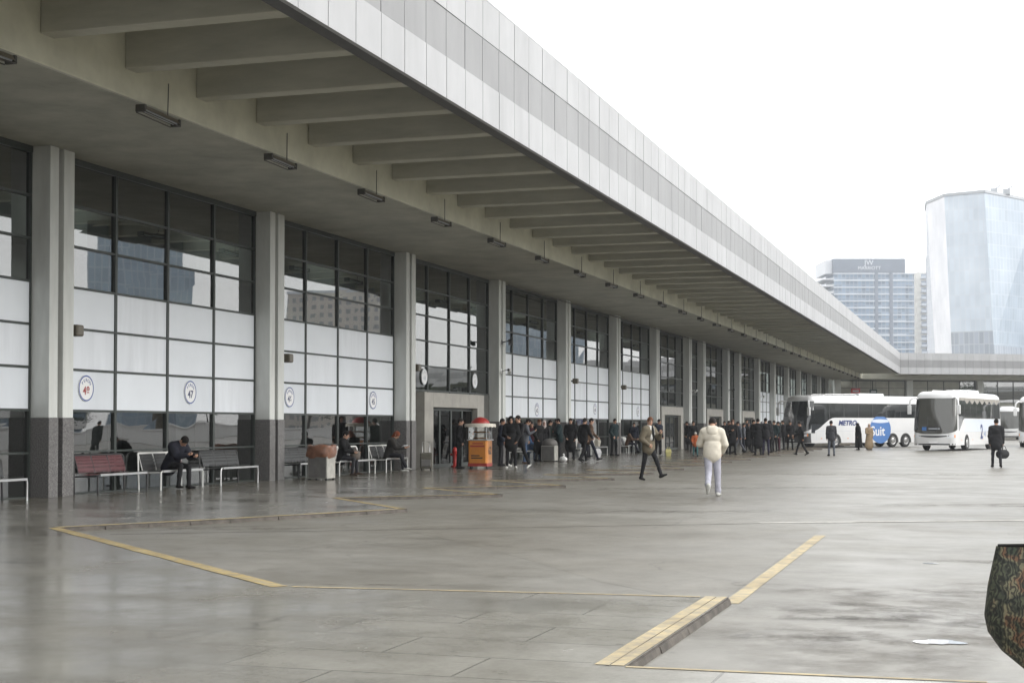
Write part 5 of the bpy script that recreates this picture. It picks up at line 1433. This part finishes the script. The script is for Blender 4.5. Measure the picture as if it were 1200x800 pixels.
CROWD = [
    (-17.12, 47.93, 0, 'pocket', (0.953, 0.303), ((0.007, 0.007, 0.008), (0.007, 0.007, 0.008), (0.007, 0.007, 0.008), (0.007, 0.007, 0.008), (0.012, 0.009, 0.008)), 1.76, 'man in black standing behind the orange snack cart in the portal'),
    (-16.75, 51.41, 0, 'pocket', (0.953, 0.303), ((0.008, 0.011, 0.022), (0.013, 0.013, 0.015), (0.007, 0.007, 0.008), (0.007, 0.007, 0.008), (0.012, 0.009, 0.008)), 1.74, 'man in dark navy jacket, first of the crowd after the fourth column'),
    (-15.43, 48.47, 0, 'hooded', (0.303, -0.953), ((0.007, 0.007, 0.008), (0.013, 0.013, 0.015), (0.62, 0.62, 0.6), (0.007, 0.007, 0.008), (0.007, 0.007, 0.008)), 1.8, 'tall person in black with the hood up facing the yard beside the cart'),
    (-15.3, 49.04, 0, 'walk_a', (-0.32, -0.63), ((0.013, 0.013, 0.015), (0.007, 0.007, 0.008), (0.62, 0.62, 0.6), (0.007, 0.007, 0.008), (0.012, 0.009, 0.008)), 1.78, 'person in black striding in white sneakers next to the hooded one'),
    (-16.99, 55.16, 0, 'phone', (0.953, 0.303), ((0.09, 0.095, 0.11), (0.045, 0.075, 0.14), (0.09, 0.055, 0.035), (0.007, 0.007, 0.008), (0.012, 0.009, 0.008)), 1.74, 'man in grey jacket and blue jeans looking at his hand in the crowd'),
    (-17.96, 59.23, 0, 'stand', (0.303, -0.953), ((0.07, 0.02, 0.025), (0.045, 0.075, 0.14), (0.007, 0.007, 0.008), (0.007, 0.007, 0.008), (0.012, 0.009, 0.008)), 1.66, 'person in maroon jacket and jeans behind the man in grey'),
    (-17.48, 58.61, 0, 'coat', (0.63, -0.32), ((0.007, 0.007, 0.008), (0.007, 0.007, 0.008), (0.007, 0.007, 0.008), (0.007, 0.007, 0.008), (0.1, 0.04, 0.02)), 1.66, 'woman in long black coat before the pale bench'),
    (-17.68, 60.11, 0, 'scarf', (0.303, -0.953), ((0.013, 0.013, 0.015), (0.007, 0.007, 0.008), (0.007, 0.007, 0.008), (0.007, 0.007, 0.008), (0.5, 0.42, 0.4)), 1.63, 'woman in pale pink headscarf standing left of the second bin'),
    (-17.91, 61.67, 0, 'stand', (0.953, 0.303), ((0.014, 0.022, 0.017), (0.007, 0.007, 0.008), (0.007, 0.007, 0.008), (0.007, 0.007, 0.008), (0.012, 0.009, 0.008)), 1.74, 'man in dark green jacket directly behind the second bin'),
    (-17.49, 61.81, 0, 'cross', (-0.953, -0.303), ((0.01, 0.024, 0.027), (0.013, 0.013, 0.015), (0.007, 0.007, 0.008), (0.007, 0.007, 0.008), (0.012, 0.009, 0.008)), 1.76, 'man in dark teal parka right of the second bin'),
    (-17.25, 62.74, 0, 'coat', (0.303, -0.953), ((0.007, 0.007, 0.008), (0.007, 0.007, 0.008), (0.007, 0.007, 0.008), (0.007, 0.007, 0.008), (0.012, 0.009, 0.008)), 1.78, 'man in black overcoat facing the yard in front of the fifth column'),
    (-15.35, 57.79, 0, 'walk_b', (0.32, 0.63), ((0.007, 0.007, 0.008), (0.007, 0.007, 0.008), (0.007, 0.007, 0.008), (0.007, 0.007, 0.008), (0.012, 0.009, 0.008)), 1.76, 'man in black walking away in front of the fifth window bay'),
    (-15.48, 59.24, 0, 'walk_a', (0.953, 0.303), ((0.09, 0.055, 0.035), (0.008, 0.011, 0.022), (0.007, 0.007, 0.008), (0.007, 0.007, 0.008), (0.012, 0.009, 0.008)), 1.74, 'man in brown jacket walking beside the man in black'),
    (-17.18, 70.44, 0, 'pocket', (0.63, -0.32), ((0.01, 0.024, 0.027), (0.007, 0.007, 0.008), (0.007, 0.007, 0.008), (0.007, 0.007, 0.008), (0.012, 0.009, 0.008)), 1.74, 'man in dark teal jacket leaning near the sixth column'),
    (-17.76, 77.26, 0, 'stand', (0.303, -0.953), ((0.008, 0.011, 0.022), (0.007, 0.007, 0.008), (0.007, 0.007, 0.008), (0.007, 0.007, 0.008), (0.012, 0.009, 0.008)), 1.68, 'person in navy half hidden behind the striding man'),
    (-15.13, 71.09, 0, 'hooddown', (0.63, -0.32), ((0.008, 0.011, 0.022), (0.007, 0.007, 0.008), (0.62, 0.62, 0.6), (0.007, 0.007, 0.008), (0.012, 0.009, 0.008), (0.008, 0.011, 0.022)), 1.76, 'person in navy hoodie and white shoes beside the striding man'),
    (-17.15, 89.08, 0, 'coat', (-0.953, -0.303), ((0.007, 0.007, 0.008), (0.007, 0.007, 0.008), (0.007, 0.007, 0.008), (0.007, 0.007, 0.008), (0.012, 0.009, 0.008)), 1.7, 'woman in long black coat by the second portal'),
    (-15.23, 80.7, 0, 'stand', (0.303, -0.953), ((0.013, 0.013, 0.015), (0.007, 0.007, 0.008), (0.007, 0.007, 0.008), (0.007, 0.007, 0.008), (0.012, 0.009, 0.008)), 1.74, 'dark dressed adult standing behind the child in orange'),
    (-14.05, 83.87, 0, 'pocket', (0.303, -0.953), ((0.007, 0.007, 0.008), (0.007, 0.007, 0.008), (0.007, 0.007, 0.008), (0.007, 0.007, 0.008), (0.012, 0.009, 0.008)), 1.74, 'man in black just right of the cream hoodie'),
    (-12.99, 78.78, 0, 'coat', (0.63, -0.32), ((0.013, 0.013, 0.015), (0.007, 0.007, 0.008), (0.007, 0.007, 0.008), (0.007, 0.007, 0.008), (0.012, 0.009, 0.008)), 1.68, 'woman in a long dark coat second right of the cream hoodie'),
    (-12.03, 74.27, 0, 'womanlong', (0.303, -0.953), ((0.007, 0.007, 0.008), (0.007, 0.007, 0.008), (0.007, 0.007, 0.008), (0.007, 0.007, 0.008), (0.1, 0.04, 0.02)), 1.76, 'woman with long reddish brown hair in a black coat facing the yard'),
    (-12.43, 78.95, 0, 'walk_b', (-0.953, -0.303), ((0.05, 0.055, 0.07), (0.09, 0.095, 0.11), (0.007, 0.007, 0.008), (0.007, 0.007, 0.008), (0.012, 0.009, 0.008)), 1.7, 'person in slate jacket and grey trousers walking left in the crowd'),
    (-13.04, 84.19, 0, 'stand', (0.953, 0.303), ((0.09, 0.095, 0.11), (0.008, 0.011, 0.022), (0.007, 0.007, 0.008), (0.007, 0.007, 0.008), (0.012, 0.009, 0.008)), 1.66, 'person in grey jacket behind the one in slate'),
    (-13.19, 87.14, 0, 'scarf', (0.303, -0.953), ((0.007, 0.007, 0.008), (0.007, 0.007, 0.008), (0.007, 0.007, 0.008), (0.007, 0.007, 0.008), (0.05, 0.05, 0.055)), 1.62, 'woman in black headscarf amid the dark crowd by the coach'),
    (-12.13, 81.68, 0, 'pocket', (0.953, 0.303), ((0.007, 0.007, 0.008), (0.013, 0.013, 0.015), (0.007, 0.007, 0.008), (0.007, 0.007, 0.008), (0.012, 0.009, 0.008)), 1.74, 'man in black with hands in pockets left of the tall pair'),
    (-10.82, 74.66, 0, 'coat', (-0.303, 0.953), ((0.007, 0.007, 0.008), (0.007, 0.007, 0.008), (0.007, 0.007, 0.008), (0.007, 0.007, 0.008), (0.012, 0.009, 0.008)), 1.8, 'tall man in black coat seen from behind, left of a pair'),
    (-10.45, 74.78, 0, 'stand', (-0.303, 0.953), ((0.013, 0.013, 0.015), (0.02, 0.018, 0.04), (0.007, 0.007, 0.008), (0.007, 0.007, 0.008), (0.012, 0.009, 0.008)), 1.78, 'tall man in dark jacket seen from behind, right of a pair'),
    (-11.18, 81.98, 0, 'hooded', (-0.953, -0.303), ((0.007, 0.007, 0.008), (0.007, 0.007, 0.008), (0.007, 0.007, 0.008), (0.007, 0.007, 0.008), (0.007, 0.007, 0.008)), 1.7, 'hooded person in black behind the tall pair'),
    (-11.34, 84.73, 0, 'pocket', (-0.32, -0.63), ((0.01, 0.024, 0.027), (0.007, 0.007, 0.008), (0.007, 0.007, 0.008), (0.007, 0.007, 0.008), (0.012, 0.009, 0.008)), 1.72, 'person in dark teal right of the tall pair'),
    (-11.48, 87.68, 0, 'stand', (-0.953, -0.303), ((0.007, 0.007, 0.008), (0.06, 0.02, 0.03), (0.007, 0.007, 0.008), (0.007, 0.007, 0.008), (0.012, 0.009, 0.008)), 1.72, 'person in black with wine red trousers near the coach nose'),
    (-11.62, 90.84, 0, 'cross', (-0.953, -0.303), ((0.013, 0.013, 0.015), (0.007, 0.007, 0.008), (0.007, 0.007, 0.008), (0.007, 0.007, 0.008), (0.012, 0.009, 0.008)), 1.74, 'man with folded arms nearest the coach nose'),
    (-14.25, 93.44, 0, 'stand', (0.303, -0.953), ((0.008, 0.011, 0.022), (0.007, 0.007, 0.008), (0.007, 0.007, 0.008), (0.007, 0.007, 0.008), (0.012, 0.009, 0.008)), 1.8, 'tall man in navy at the back of the dark crowd'),
    (-12.87, 90.44, 0, 'beanie', (0.303, -0.953), ((0.05, 0.06, 0.05), (0.007, 0.007, 0.008), (0.007, 0.007, 0.008), (0.007, 0.007, 0.008), (0.3, 0.3, 0.32)), 1.75, 'man in a pale grey beanie at the back of the crowd'),
    (-11.25, 90.96, 0, 'pocket', (0.303, -0.953), ((0.007, 0.007, 0.008), (0.007, 0.007, 0.008), (0.007, 0.007, 0.008), (0.007, 0.007, 0.008), (0.012, 0.009, 0.008)), 1.7, 'man in black in front of the coach nose'),
    (-8.99, 77.27, -0.06, 'walk_b', (-0.953, -0.303), ((0.007, 0.007, 0.008), (0.007, 0.007, 0.008), (0.007, 0.007, 0.008), (0.62, 0.62, 0.6), (0.012, 0.009, 0.008)), 1.74, 'person in black jacket over a white hem walking left by the coach'),
    (-7.41, 76.64, -0.06, 'stand', (-0.303, 0.953), ((0.04, 0.04, 0.045), (0.1, 0.11, 0.13), (0.007, 0.007, 0.008), (0.007, 0.007, 0.008), (0.012, 0.009, 0.008)), 1.8, 'man in dark jacket and grey trousers facing the lettered coach'),
    (-7.61, 95.97, -0.06, 'chador', (-0.953, -0.303), ((0.007, 0.007, 0.008), (0.007, 0.007, 0.008), (0.007, 0.007, 0.008), (0.007, 0.007, 0.008), (0.007, 0.007, 0.008)), 1.66, 'woman in a full black cloak before the blue emblem'),
    (-6.97, 96.18, -0.06, 'longcoat', (0.303, -0.953), ((0.42, 0.31, 0.2), (0.42, 0.31, 0.2), (0.09, 0.055, 0.035), (0.42, 0.31, 0.2), (0.5, 0.38, 0.3)), 1.68, 'woman in long beige coat and pale headscarf beside the blue emblem'),
]
BODY_L = dict(legL=(2, 4, 3), legR=(1, 4, 3))
archetype('stand', dict(BODY_L, jacket=.02), ['short'])
archetype('pocket', dict(legL=(4, 5, 4), legR=(-2, 4, 3), armL=(-12, 14, 42, 18), armR=(-12, 14, 42, 18), jacket=.028, hy=12), ['short'])
archetype('phone', dict(legL=(2, 5, 3), legR=(-1, 4, 4), armR=(22, 8, 96, 24), armL=(-2, 10, 18, 4), jacket=.02, hp=24, lean=5), ['short'])
archetype('cross', dict(legL=(2, 5, 3), legR=(-1, 5, 3), armR=(18, 10, 88, 58), armL=(14, 12, 84, 58), jacket=.032), ['short'])
archetype('hooded', dict(legL=(3, 6, 4), legR=(-2, 5, 3), armL=(-8, 16, 36, 18), armR=(8, 14, 62, 30), jacket=.035, coat=.16, hp=12), ['hood'])
archetype('hooddown', dict(legL=(3, 5, 4), legR=(-2, 5, 3), armL=(-4, 12, 30, 14), armR=(-8, 14, 40, 18), jacket=.03, baggy=.008), ['short', 'hood_down'])
archetype('coat', dict(legL=(2, 4, 3), legR=(0, 4, 3), jacket=.03, coat=.42, flare=.1, armL=(-4, 11, 22, 8), armR=(-8, 13, 38, 16)), ['fringe'])
archetype('womanlong', dict(legL=(2, 4, 3), legR=(0, 4, 3), jacket=.022, coat=.3, flare=.1, fat=.95, armR=(18, 8, 90, 30)), ['long'])
archetype('scarf', dict(legL=(2, 3, 3), legR=(0, 3, 3), jacket=.026, coat=.45, flare=.14, fat=.96), ['scarf'])
archetype('longcoat', dict(legL=(2, 3, 3), legR=(0, 3, 3), jacket=.026, coat=.66, flare=.16, fat=.98, armR=(10, 8, 70, 30)), ['scarf'])
archetype('beanie', dict(BODY_L, jacket=.03, armL=(-8, 14, 40, 18)), ['beanie'])
archetype('child', dict(legL=(6, 5, 6), legR=(-4, 5, 4), jacket=.045, fat=1.1, armL=(10, 22, 30, 6), armR=(14, 18, 44, 6)), ['beanie'])
archetype('walk_a', dict(legR=(25, 3, 5), footR=-16, legL=(-16, 3, 14), footL=26, armL=(22, 8, 24, 6), armR=(-24, 8, 14, 4), jacket=.02, lean=5), ['short'])
archetype('walk_b', dict(legL=(23, 3, 6), footL=-12, legR=(-14, 3, 18), footR=30, armR=(20, 8, 26, 6), armL=(-20, 8, 16, 4), jacket=.024, lean=5, inner=0), ['short'])
archetype('chador', dict(legL=(2, 3, 3), legR=(0, 3, 3), jacket=.02), ['chador'], .02)
archetype('sit', dict(legL=(86, 7, 84), legR=(84, 6, 88), lean=8, hp=14, armL=(26, 8, 52, 12), armR=(24, 8, 56, 14), jacket=.03), ['short'])
archetype('sitlong', dict(legL=(86, 5, 84), legR=(88, 8, 60), lean=16, hp=26, armL=(34, 8, 66, 14), armR=(36, 8, 62, 16), jacket=.028), ['long'])
for X, Y, z, a, f, c, h, l in CROWD:
    person(a, (X, Y, z), f, c, l, h, 'people waiting and walking at the terminal', 'skin' if rng.random() < .6 else 'skin2')
BKc, HB = (.008, .008, .009), (.012, .009, .008)
person('child', (-13.35, 71.3, 0), (.303, -.953), ((.42, .11, .04), (.06, .16, .17), BKc, BKc, (.62, .6, .56)), 'small child in an orange jacket and white hat before the second portal', 1.14, 'people waiting and walking at the terminal')
person('sit', (-18.12, 40.42, 0), (1, .12), (BKc, (.03, .03, .035), (.05, .03, .02), (.3, .25, .2), HB), 'person in dark clothes sitting beside the square bin with a bag on the lap', 1.74, 'people waiting and walking at the terminal')
person('sitlong', (-18.12, 44.05, 0), (1, .15), ((.03, .028, .026), (.02, .02, .025), (.55, .55, .53), BKc, (.17, .045, .02)), 'woman with red brown hair sitting bent over a paper by the third column', 1.7, 'people waiting and walking at the terminal')
person('sit', (-18.1, 59.3, 0), (1, -.1), ((.05, .11, .22), (.05, .09, .17), BKc, BKc, HB), 'person in a blue jacket sitting on the pale bench behind the crowd', 1.7, 'people waiting and walking at the terminal')
person('sit', (-18.1, 67.5, 0), (1, .1), ((.30, .31, .33), (.03, .03, .035), BKc, BKc, HB), 'person in a pale grey jacket sitting by the fifth column', 1.7, 'people waiting and walking at the terminal')
person('sitlong', (-18.1, 77.3, 0), (1, 0), ((.1, .06, .04), (.02, .02, .03), BKc, BKc, (.05, .03, .02)), 'person in brown sitting near the sixth column with bags alongside', 1.68, 'people waiting and walking at the terminal')
# --- nearer figures, finer surfaces
archetype('strider', dict(legL=(27, 3, 4), footL=-22, toeL=14, legR=(-9, 3, 5), footR=8, armR=(-14, 20, 62, 22), armL=(34, 14, 92, 34), jacket=.034, inner=1, scarf=1, wr=.002, lean=2, hy=34, hp=10, coat=.05, twist=8, curl=55), ['short'], .010)
o, J, Mw = person('strider', (-9.0, 40.98, -.06), (.80, -.48), ((.14, .12, .085), (.014, .014, .016), (.015, .015, .015), (.66, .65, .62), (.11, .045, .022)), 'man in open khaki jacket and white scarf striding across the yard', 1.76, None)
def held(J, Mw, key, d): return Mw @ Vector(J['hand' + key] + np.array(d))
def phone(J, Mw, key, label, rz, tilt=50, d=(0, .0, 0)):
    p = held(J, Mw, key, d); b = MB(); b.obox(Matrix.Rotation(rz, 4, 'Z') @ Matrix.Rotation(R(tilt), 4, 'X'), .075, .15, .010, 0)
    b.obox(Matrix.Rotation(rz, 4, 'Z') @ Matrix.Rotation(R(tilt), 4, 'X') @ Matrix.Translation((0, 0, .0058)), .066, .138, .001, 1)
    o = b.build('phone', [M['black'], M['bus_glass']]); o.location = p; tag(o, label, 'phone')
phone(J, Mw, 'L', 'black phone in the hand of the striding man in khaki', -1.3)
archetype('hoodie', dict(legR=(9, 3, 7), footR=0, legL=(-9, -1, 42), footL=58, armL=(16, 22, 70, 22), armR=(2, 20, 44, 16), jacket=.036, fat=1.0, baggy=.014, coat=.02, flare=-.3, lean=7, hp=24, curl=50, wr=.0012), ['short', 'hood_down'], .010)
o, J, Mw = person('hoodie', (-5.66, 32.2, -.06), (-.12, .99), ((.62, .575, .49), (.40, .40, .46), (.55, .55, .52), (.6, .56, .48), (.018, .015, .014), (.62, .575, .49)), 'man in a cream hoodie and pale grey joggers seen from behind, walking away', 1.72)
phone(J, Mw, 'L', 'dark phone in the left hand of the man in the cream hoodie', .1)
archetype('bagman', dict(legL=(5, 5, 4), legR=(-8, 4, 10), footR=14, armR=(4, 7, 10, -4), armL=(-4, 10, 14, 2), jacket=.035, coat=.12, lean=3, hp=4, hy=-10, curl=75), ['short'], .011)
o, J, Mw = person('bagman', (.39, 57.37, -.06), (-.05, 1), ((.018, .018, .02), (.022, .022, .026), (.02, .018, .016), (.02, .02, .02), HB), 'man in black seen from behind carrying a dark holdall on the right', 1.76)
p = held(J, Mw, 'R', (0, 0, 0)); b = MB()
vs = []; n = 20; rings = [(.02, -.27), (.11, -.26), (.14, -.18), (.145, 0), (.14, .18), (.11, .26), (.02, .27)]
for rr, yy in rings: vs += [(rr * math.cos(2 * math.pi * k / n), yy, -.33 + rr * 1.15 * math.sin(2 * math.pi * k / n)) for k in range(n)]
b.add(vs, [(i * n + k, i * n + (k + 1) % n, (i + 1) * n + (k + 1) % n, (i + 1) * n + k) for i in range(len(rings) - 1) for k in range(n)], 0, True)
bag = empty('holdall', p, R(-35)); tag(bag, 'soft dark holdall hanging from the hand of the man on the right', 'bag')
b.build('bag_body', cloth((.022, .022, .024)), bag)
b = MB()
for sx in (-1, 1): b.tube([(sx * .09, -.13, -.22), (sx * .05, -.1, -.06), (0, -.03, .0), (0, .03, .0), (sx * .05, .1, -.06), (sx * .09, .13, -.22)], .012, 6)
b.build('handle', cloth((.03, .03, .03)), bag)
archetype('benchman', dict(legL=(84, 7, 86), legR=(86, 5, 92), lean=30, hp=34, armL=(40, 6, 62, 16), armR=(42, 6, 66, 18), jacket=.045, coat=.08, curl=60), ['short'], .011)
o, J, Mw = person('benchman', (-18.14, 30.78, 0), (.97, -.25), ((.016, .017, .026), (.018, .018, .02), (.015, .014, .014), (.02, .02, .02), (.014, .012, .011)), 'man in a dark jacket hunched over his phone on the white framed bench', 1.78)
phone(J, Mw, 'R', 'black phone held by the man hunched on the bench', -1.3, 40)
# bag on the lap, paper, odd bags
b = MB(); b.sphere((0, 0, .13), .16, 16, 10, sc=(1.0, 1.1, 1.0)); b.tube([(0, -.08, .26), (0, 0, .36), (0, .08, .26)], .014, 6)
o = b.build('rucksack', mat('rucksack_fabric', (.12, .10, .085), .85, var=.3, vscale=8), loc=(-17.72, 40.5, .47)); tag(o, 'grey brown rucksack on the lap of the person beside the square bin', 'bag')
b = MB(); b.obox(Matrix.Rotation(R(-30), 4, 'Y'), .26, .34, .012); o = b.build('newspaper', M['film'], loc=(-17.66, 44.1, .78)); tag(o, 'pale folded newspaper held low by the red haired woman', 'newspaper')
def tote(loc, c, label, w=.36, h=.4, rz=0):
    r = empty('shopping_bag', loc, rz); tag(r, label, 'bag')
    b = MB(); b.add([(-w * .4, -.08, 0), (w * .4, -.08, 0), (w * .4, .08, 0), (-w * .4, .08, 0), (-w * .55, -.1, h * .6), (w * .52, -.12, h * .6), (w * .55, .1, h * .6), (-w * .5, .12, h * .6), (-w * .45, -.04, h), (w * .45, -.05, h), (w * .42, .04, h * .97), (-w * .42, .05, h)],
        [(3, 2, 1, 0), (0, 1, 5, 4), (1, 2, 6, 5), (2, 3, 7, 6), (3, 0, 4, 7), (4, 5, 9, 8), (5, 6, 10, 9), (6, 7, 11, 10), (7, 4, 8, 11), (8, 9, 10, 11)], 0, False)
    b.build('bag_body', cloth(c), r)
    b = MB(); b.tube([(-w * .2, 0, h * .95), (-w * .16, 0, h * 1.3), (w * .16, 0, h * 1.3), (w * .2, 0, h * .95)], .01, 6); b.build('handle', cloth(c), r)
tote((-14.6, 70.9, 0), (.5, .46, .2), 'pale yellow shopping bag standing by the person in the navy hoodie', .26, .34, rz=.4)
tote((-18.0, 78.2, .46), (.6, .6, .6), 'white carrier bag on the white bench past the sixth column', rz=1.4)
tote((-18.05, 70.6, .46), (.62, .58, .5), 'cream paper bag on the cream backed bench', rz=1.5); tote((-17.2, 67.2, 0), (.45, .45, .46), 'light grey bag on the floor at the feet of the seated person in pale grey', rz=1.1)
# --- the passer-by at the right edge, with a patterned bag
archetype('passer', dict(legL=(3, 4, 3), legR=(-2, 4, 3), armL=(-6, 10, 20, 4), armR=(-4, 10, 16, 4), jacket=.03, coat=.2), ['long'], .012)
person('passer', (.66, 3.92, 0), (.05, 1), ((.03, .03, .032), (.03, .03, .035), (.02, .02, .02), (.02, .02, .02), (.05, .03, .02)), 'person standing just beyond the right edge with a patterned shoulder bag', 1.72)
m, nt, bs, N, L = new_mat('patterned_fabric')
tc = N.new('ShaderNodeTexCoord'); nz = N.new('ShaderNodeTexNoise'); nz.inputs['Scale'].default_value = 13; nz.inputs['Detail'].default_value = 3; L.new(tc.outputs['Object'], nz.inputs['Vector'])
wv = N.new('ShaderNodeTexWave'); wv.inputs['Scale'].default_value = 30; wv.inputs['Distortion'].default_value = 14; wv.inputs['Detail'].default_value = 2; wv.inputs['Detail Scale'].default_value = 1.4; L.new(tc.outputs['Object'], wv.inputs['Vector'])
a_ = ramp(N, L, nz.outputs['Fac'], [(.32, (.010, .013, .011)), (.41, (.07, .075, .05)), (.49, (.015, .019, .015)), (.55, (.13, .12, .08)), (.60, (.12, .06, .035)), (.66, (.03, .04, .028))])
w_ = ramp(N, L, wv.outputs['Fac'], [(.42, (.2, .2, .2)), (.56, (1.1, 1.1, 1.0))])
L.new(mixc(N, L, 'MULTIPLY', .9, a_.outputs['Color'], w_.outputs['Color']), bs.inputs['Base Color']); bs.inputs['Roughness'].default_value = .75
M['pattern'] = m
bag = empty('shoulder_bag', (.215, 3.80, .80)); tag(bag, 'dark patterned fabric shoulder bag hanging into view at the right edge', 'bag')
zs_ = [.035, .07, .13, .175, .215, .29, .385]; ws_ = [.012, .11, .182, .213, .221, .212, .192]
def bw(z): return float(np.interp(z, zs_, ws_))
b = MB(); NU, NV = 44, 40
for sg in (-1, 1):
    vs = []
    for j in range(NV + 1):
        z = .035 + .35 * j / NV
        for i in range(NU + 1):
            u = -1 + 2 * i / NU; x = bw(z) * math.sin(u * math.pi / 2)
            t = (max(0, 1 - abs(math.sin(u * math.pi / 2)) ** 2.6)) ** .5 * (.022 + .085 * smooth(.41, .24, z)) * smooth(.0, .16, z)
            fo = .010 * math.sin(17 * x + 9 * z + 3 * math.sin(11 * z)) + .007 * math.sin(34 * z - 21 * x) + .006 * math.sin(41 * x + 5 * sg)
            vs.append((x, sg * t + fo * (1 - abs(u) ** 3), z + .006 * math.sin(9 * x) * j / NV))
    b.add(vs, [((j * (NU + 1) + i, j * (NU + 1) + i + 1, (j + 1) * (NU + 1) + i + 1, (j + 1) * (NU + 1) + i)) if sg < 0 else ((j + 1) * (NU + 1) + i, (j + 1) * (NU + 1) + i + 1, j * (NU + 1) + i + 1, j * (NU + 1) + i) for j in range(NV) for i in range(NU)], 0, True)
b.build('bag_body', M['pattern'], bag)
b = MB(); b.tube([(-.188, 0, .380), (-.1, -.012, .384), (0, -.016, .386), (.1, -.012, .384), (.188, 0, .380)], .004, 6); b.tube([(-.188, 0, .380), (0, .016, .386), (.188, 0, .380)], .004, 6)
b.build('hem', cloth((.02, .02, .018)), bag)
b = MB()
for sy in (-1, 1): b.tube([(-.06, sy * .03, .36), (.02, sy * .025, .52), (.13, .06, .63), (.24, .1, .655), (.3, .1, .60)], .014, 6)
b.build('strap', cloth((.03, .028, .026)), bag)
# ------------------------------------------------------------------ light, sky, camera
w = bpy.data.worlds.new('World'); SC.world = w; w.use_nodes = True
N = w.node_tree.nodes; L = w.node_tree.links; bg = N['Background']
sky = N.new('ShaderNodeTexSky'); sky.sky_type = 'NISHITA'; sky.sun_disc = False
SE, SR = R(30), R(84)
sky.sun_elevation = SE; sky.sun_rotation = SR; sky.air_density = 1.2; sky.dust_density = 3; sky.altitude = 800
hs = N.new('ShaderNodeHueSaturation'); hs.inputs['Saturation'].default_value = .2; L.new(sky.outputs['Color'], hs.inputs['Color'])
mx = N.new('ShaderNodeMix'); mx.data_type = 'RGBA'; mx.inputs['Factor'].default_value = .72      # the cloud deck
L.new(hs.outputs['Color'], mx.inputs['A']); mx.inputs['B'].default_value = (11.5, 11.6, 11.5, 1)
L.new(mx.outputs['Result'], bg.inputs['Color']); bg.inputs['Strength'].default_value = .15
sl = bpy.data.lights.new('sun', 'SUN'); sl.energy = 1.5; sl.angle = R(38); sl.color = (1, .97, .92)
so = bpy.data.objects.new('sun', sl); COL.objects.link(so)
sd = Vector((math.sin(SR) * math.cos(SE), math.cos(SR) * math.cos(SE), math.sin(SE)))
so.rotation_euler = sd.to_track_quat('Z', 'Y').to_euler(); so.location = (30, 30, 60)

cam = bpy.data.cameras.new('camera'); co = bpy.data.objects.new('camera', cam); COL.objects.link(co)
cam.sensor_fit = 'HORIZONTAL'; cam.sensor_width = 36; cam.lens = 36 * 1745 / 1200; cam.shift_y = 55.85 / 1200
cam.clip_start = .1; cam.clip_end = 6000
co.location = (0, 0, 1.47); co.rotation_euler = (R(90 + 1.4), 0, R(17.6235))
SC.camera = co
SC.view_settings.view_transform = 'Standard'; SC.view_settings.look = 'None'; SC.view_settings.exposure = .5; SC.view_settings.gamma = 1
SC.view_settings.use_curve_mapping = False
SC.cycles.max_bounces = 8; SC.cycles.diffuse_bounces = 4; SC.cycles.glossy_bounces = 4; SC.cycles.transparent_max_bounces = 12
SC.cycles.use_denoising = True; SC.cycles.sample_clamp_indirect = 8; SC.cycles.caustics_reflective = False; SC.cycles.caustics_refractive = False
# ------------------------------------------------------------------ the hazy air
HB_ = MB(); HB_.box(-420, 420, -90, 760, -1.2, 120)
hz = HB_.build('haze', None) if False else None
m = bpy.data.materials.new('haze_air'); m.use_nodes = True; N = m.node_tree.nodes; L = m.node_tree.links
N.remove(N['Principled BSDF']); pv = N.new('ShaderNodeVolumePrincipled'); pv.inputs['Color'].default_value = (.92, .95, 1, 1); pv.inputs['Density'].default_value = .0004; pv.inputs['Anisotropy'].default_value = .2
L.new(pv.outputs['Volume'], N['Material Output'].inputs['Volume'])
o = HB_.build('haze', m); tag(o, kind='stuff')
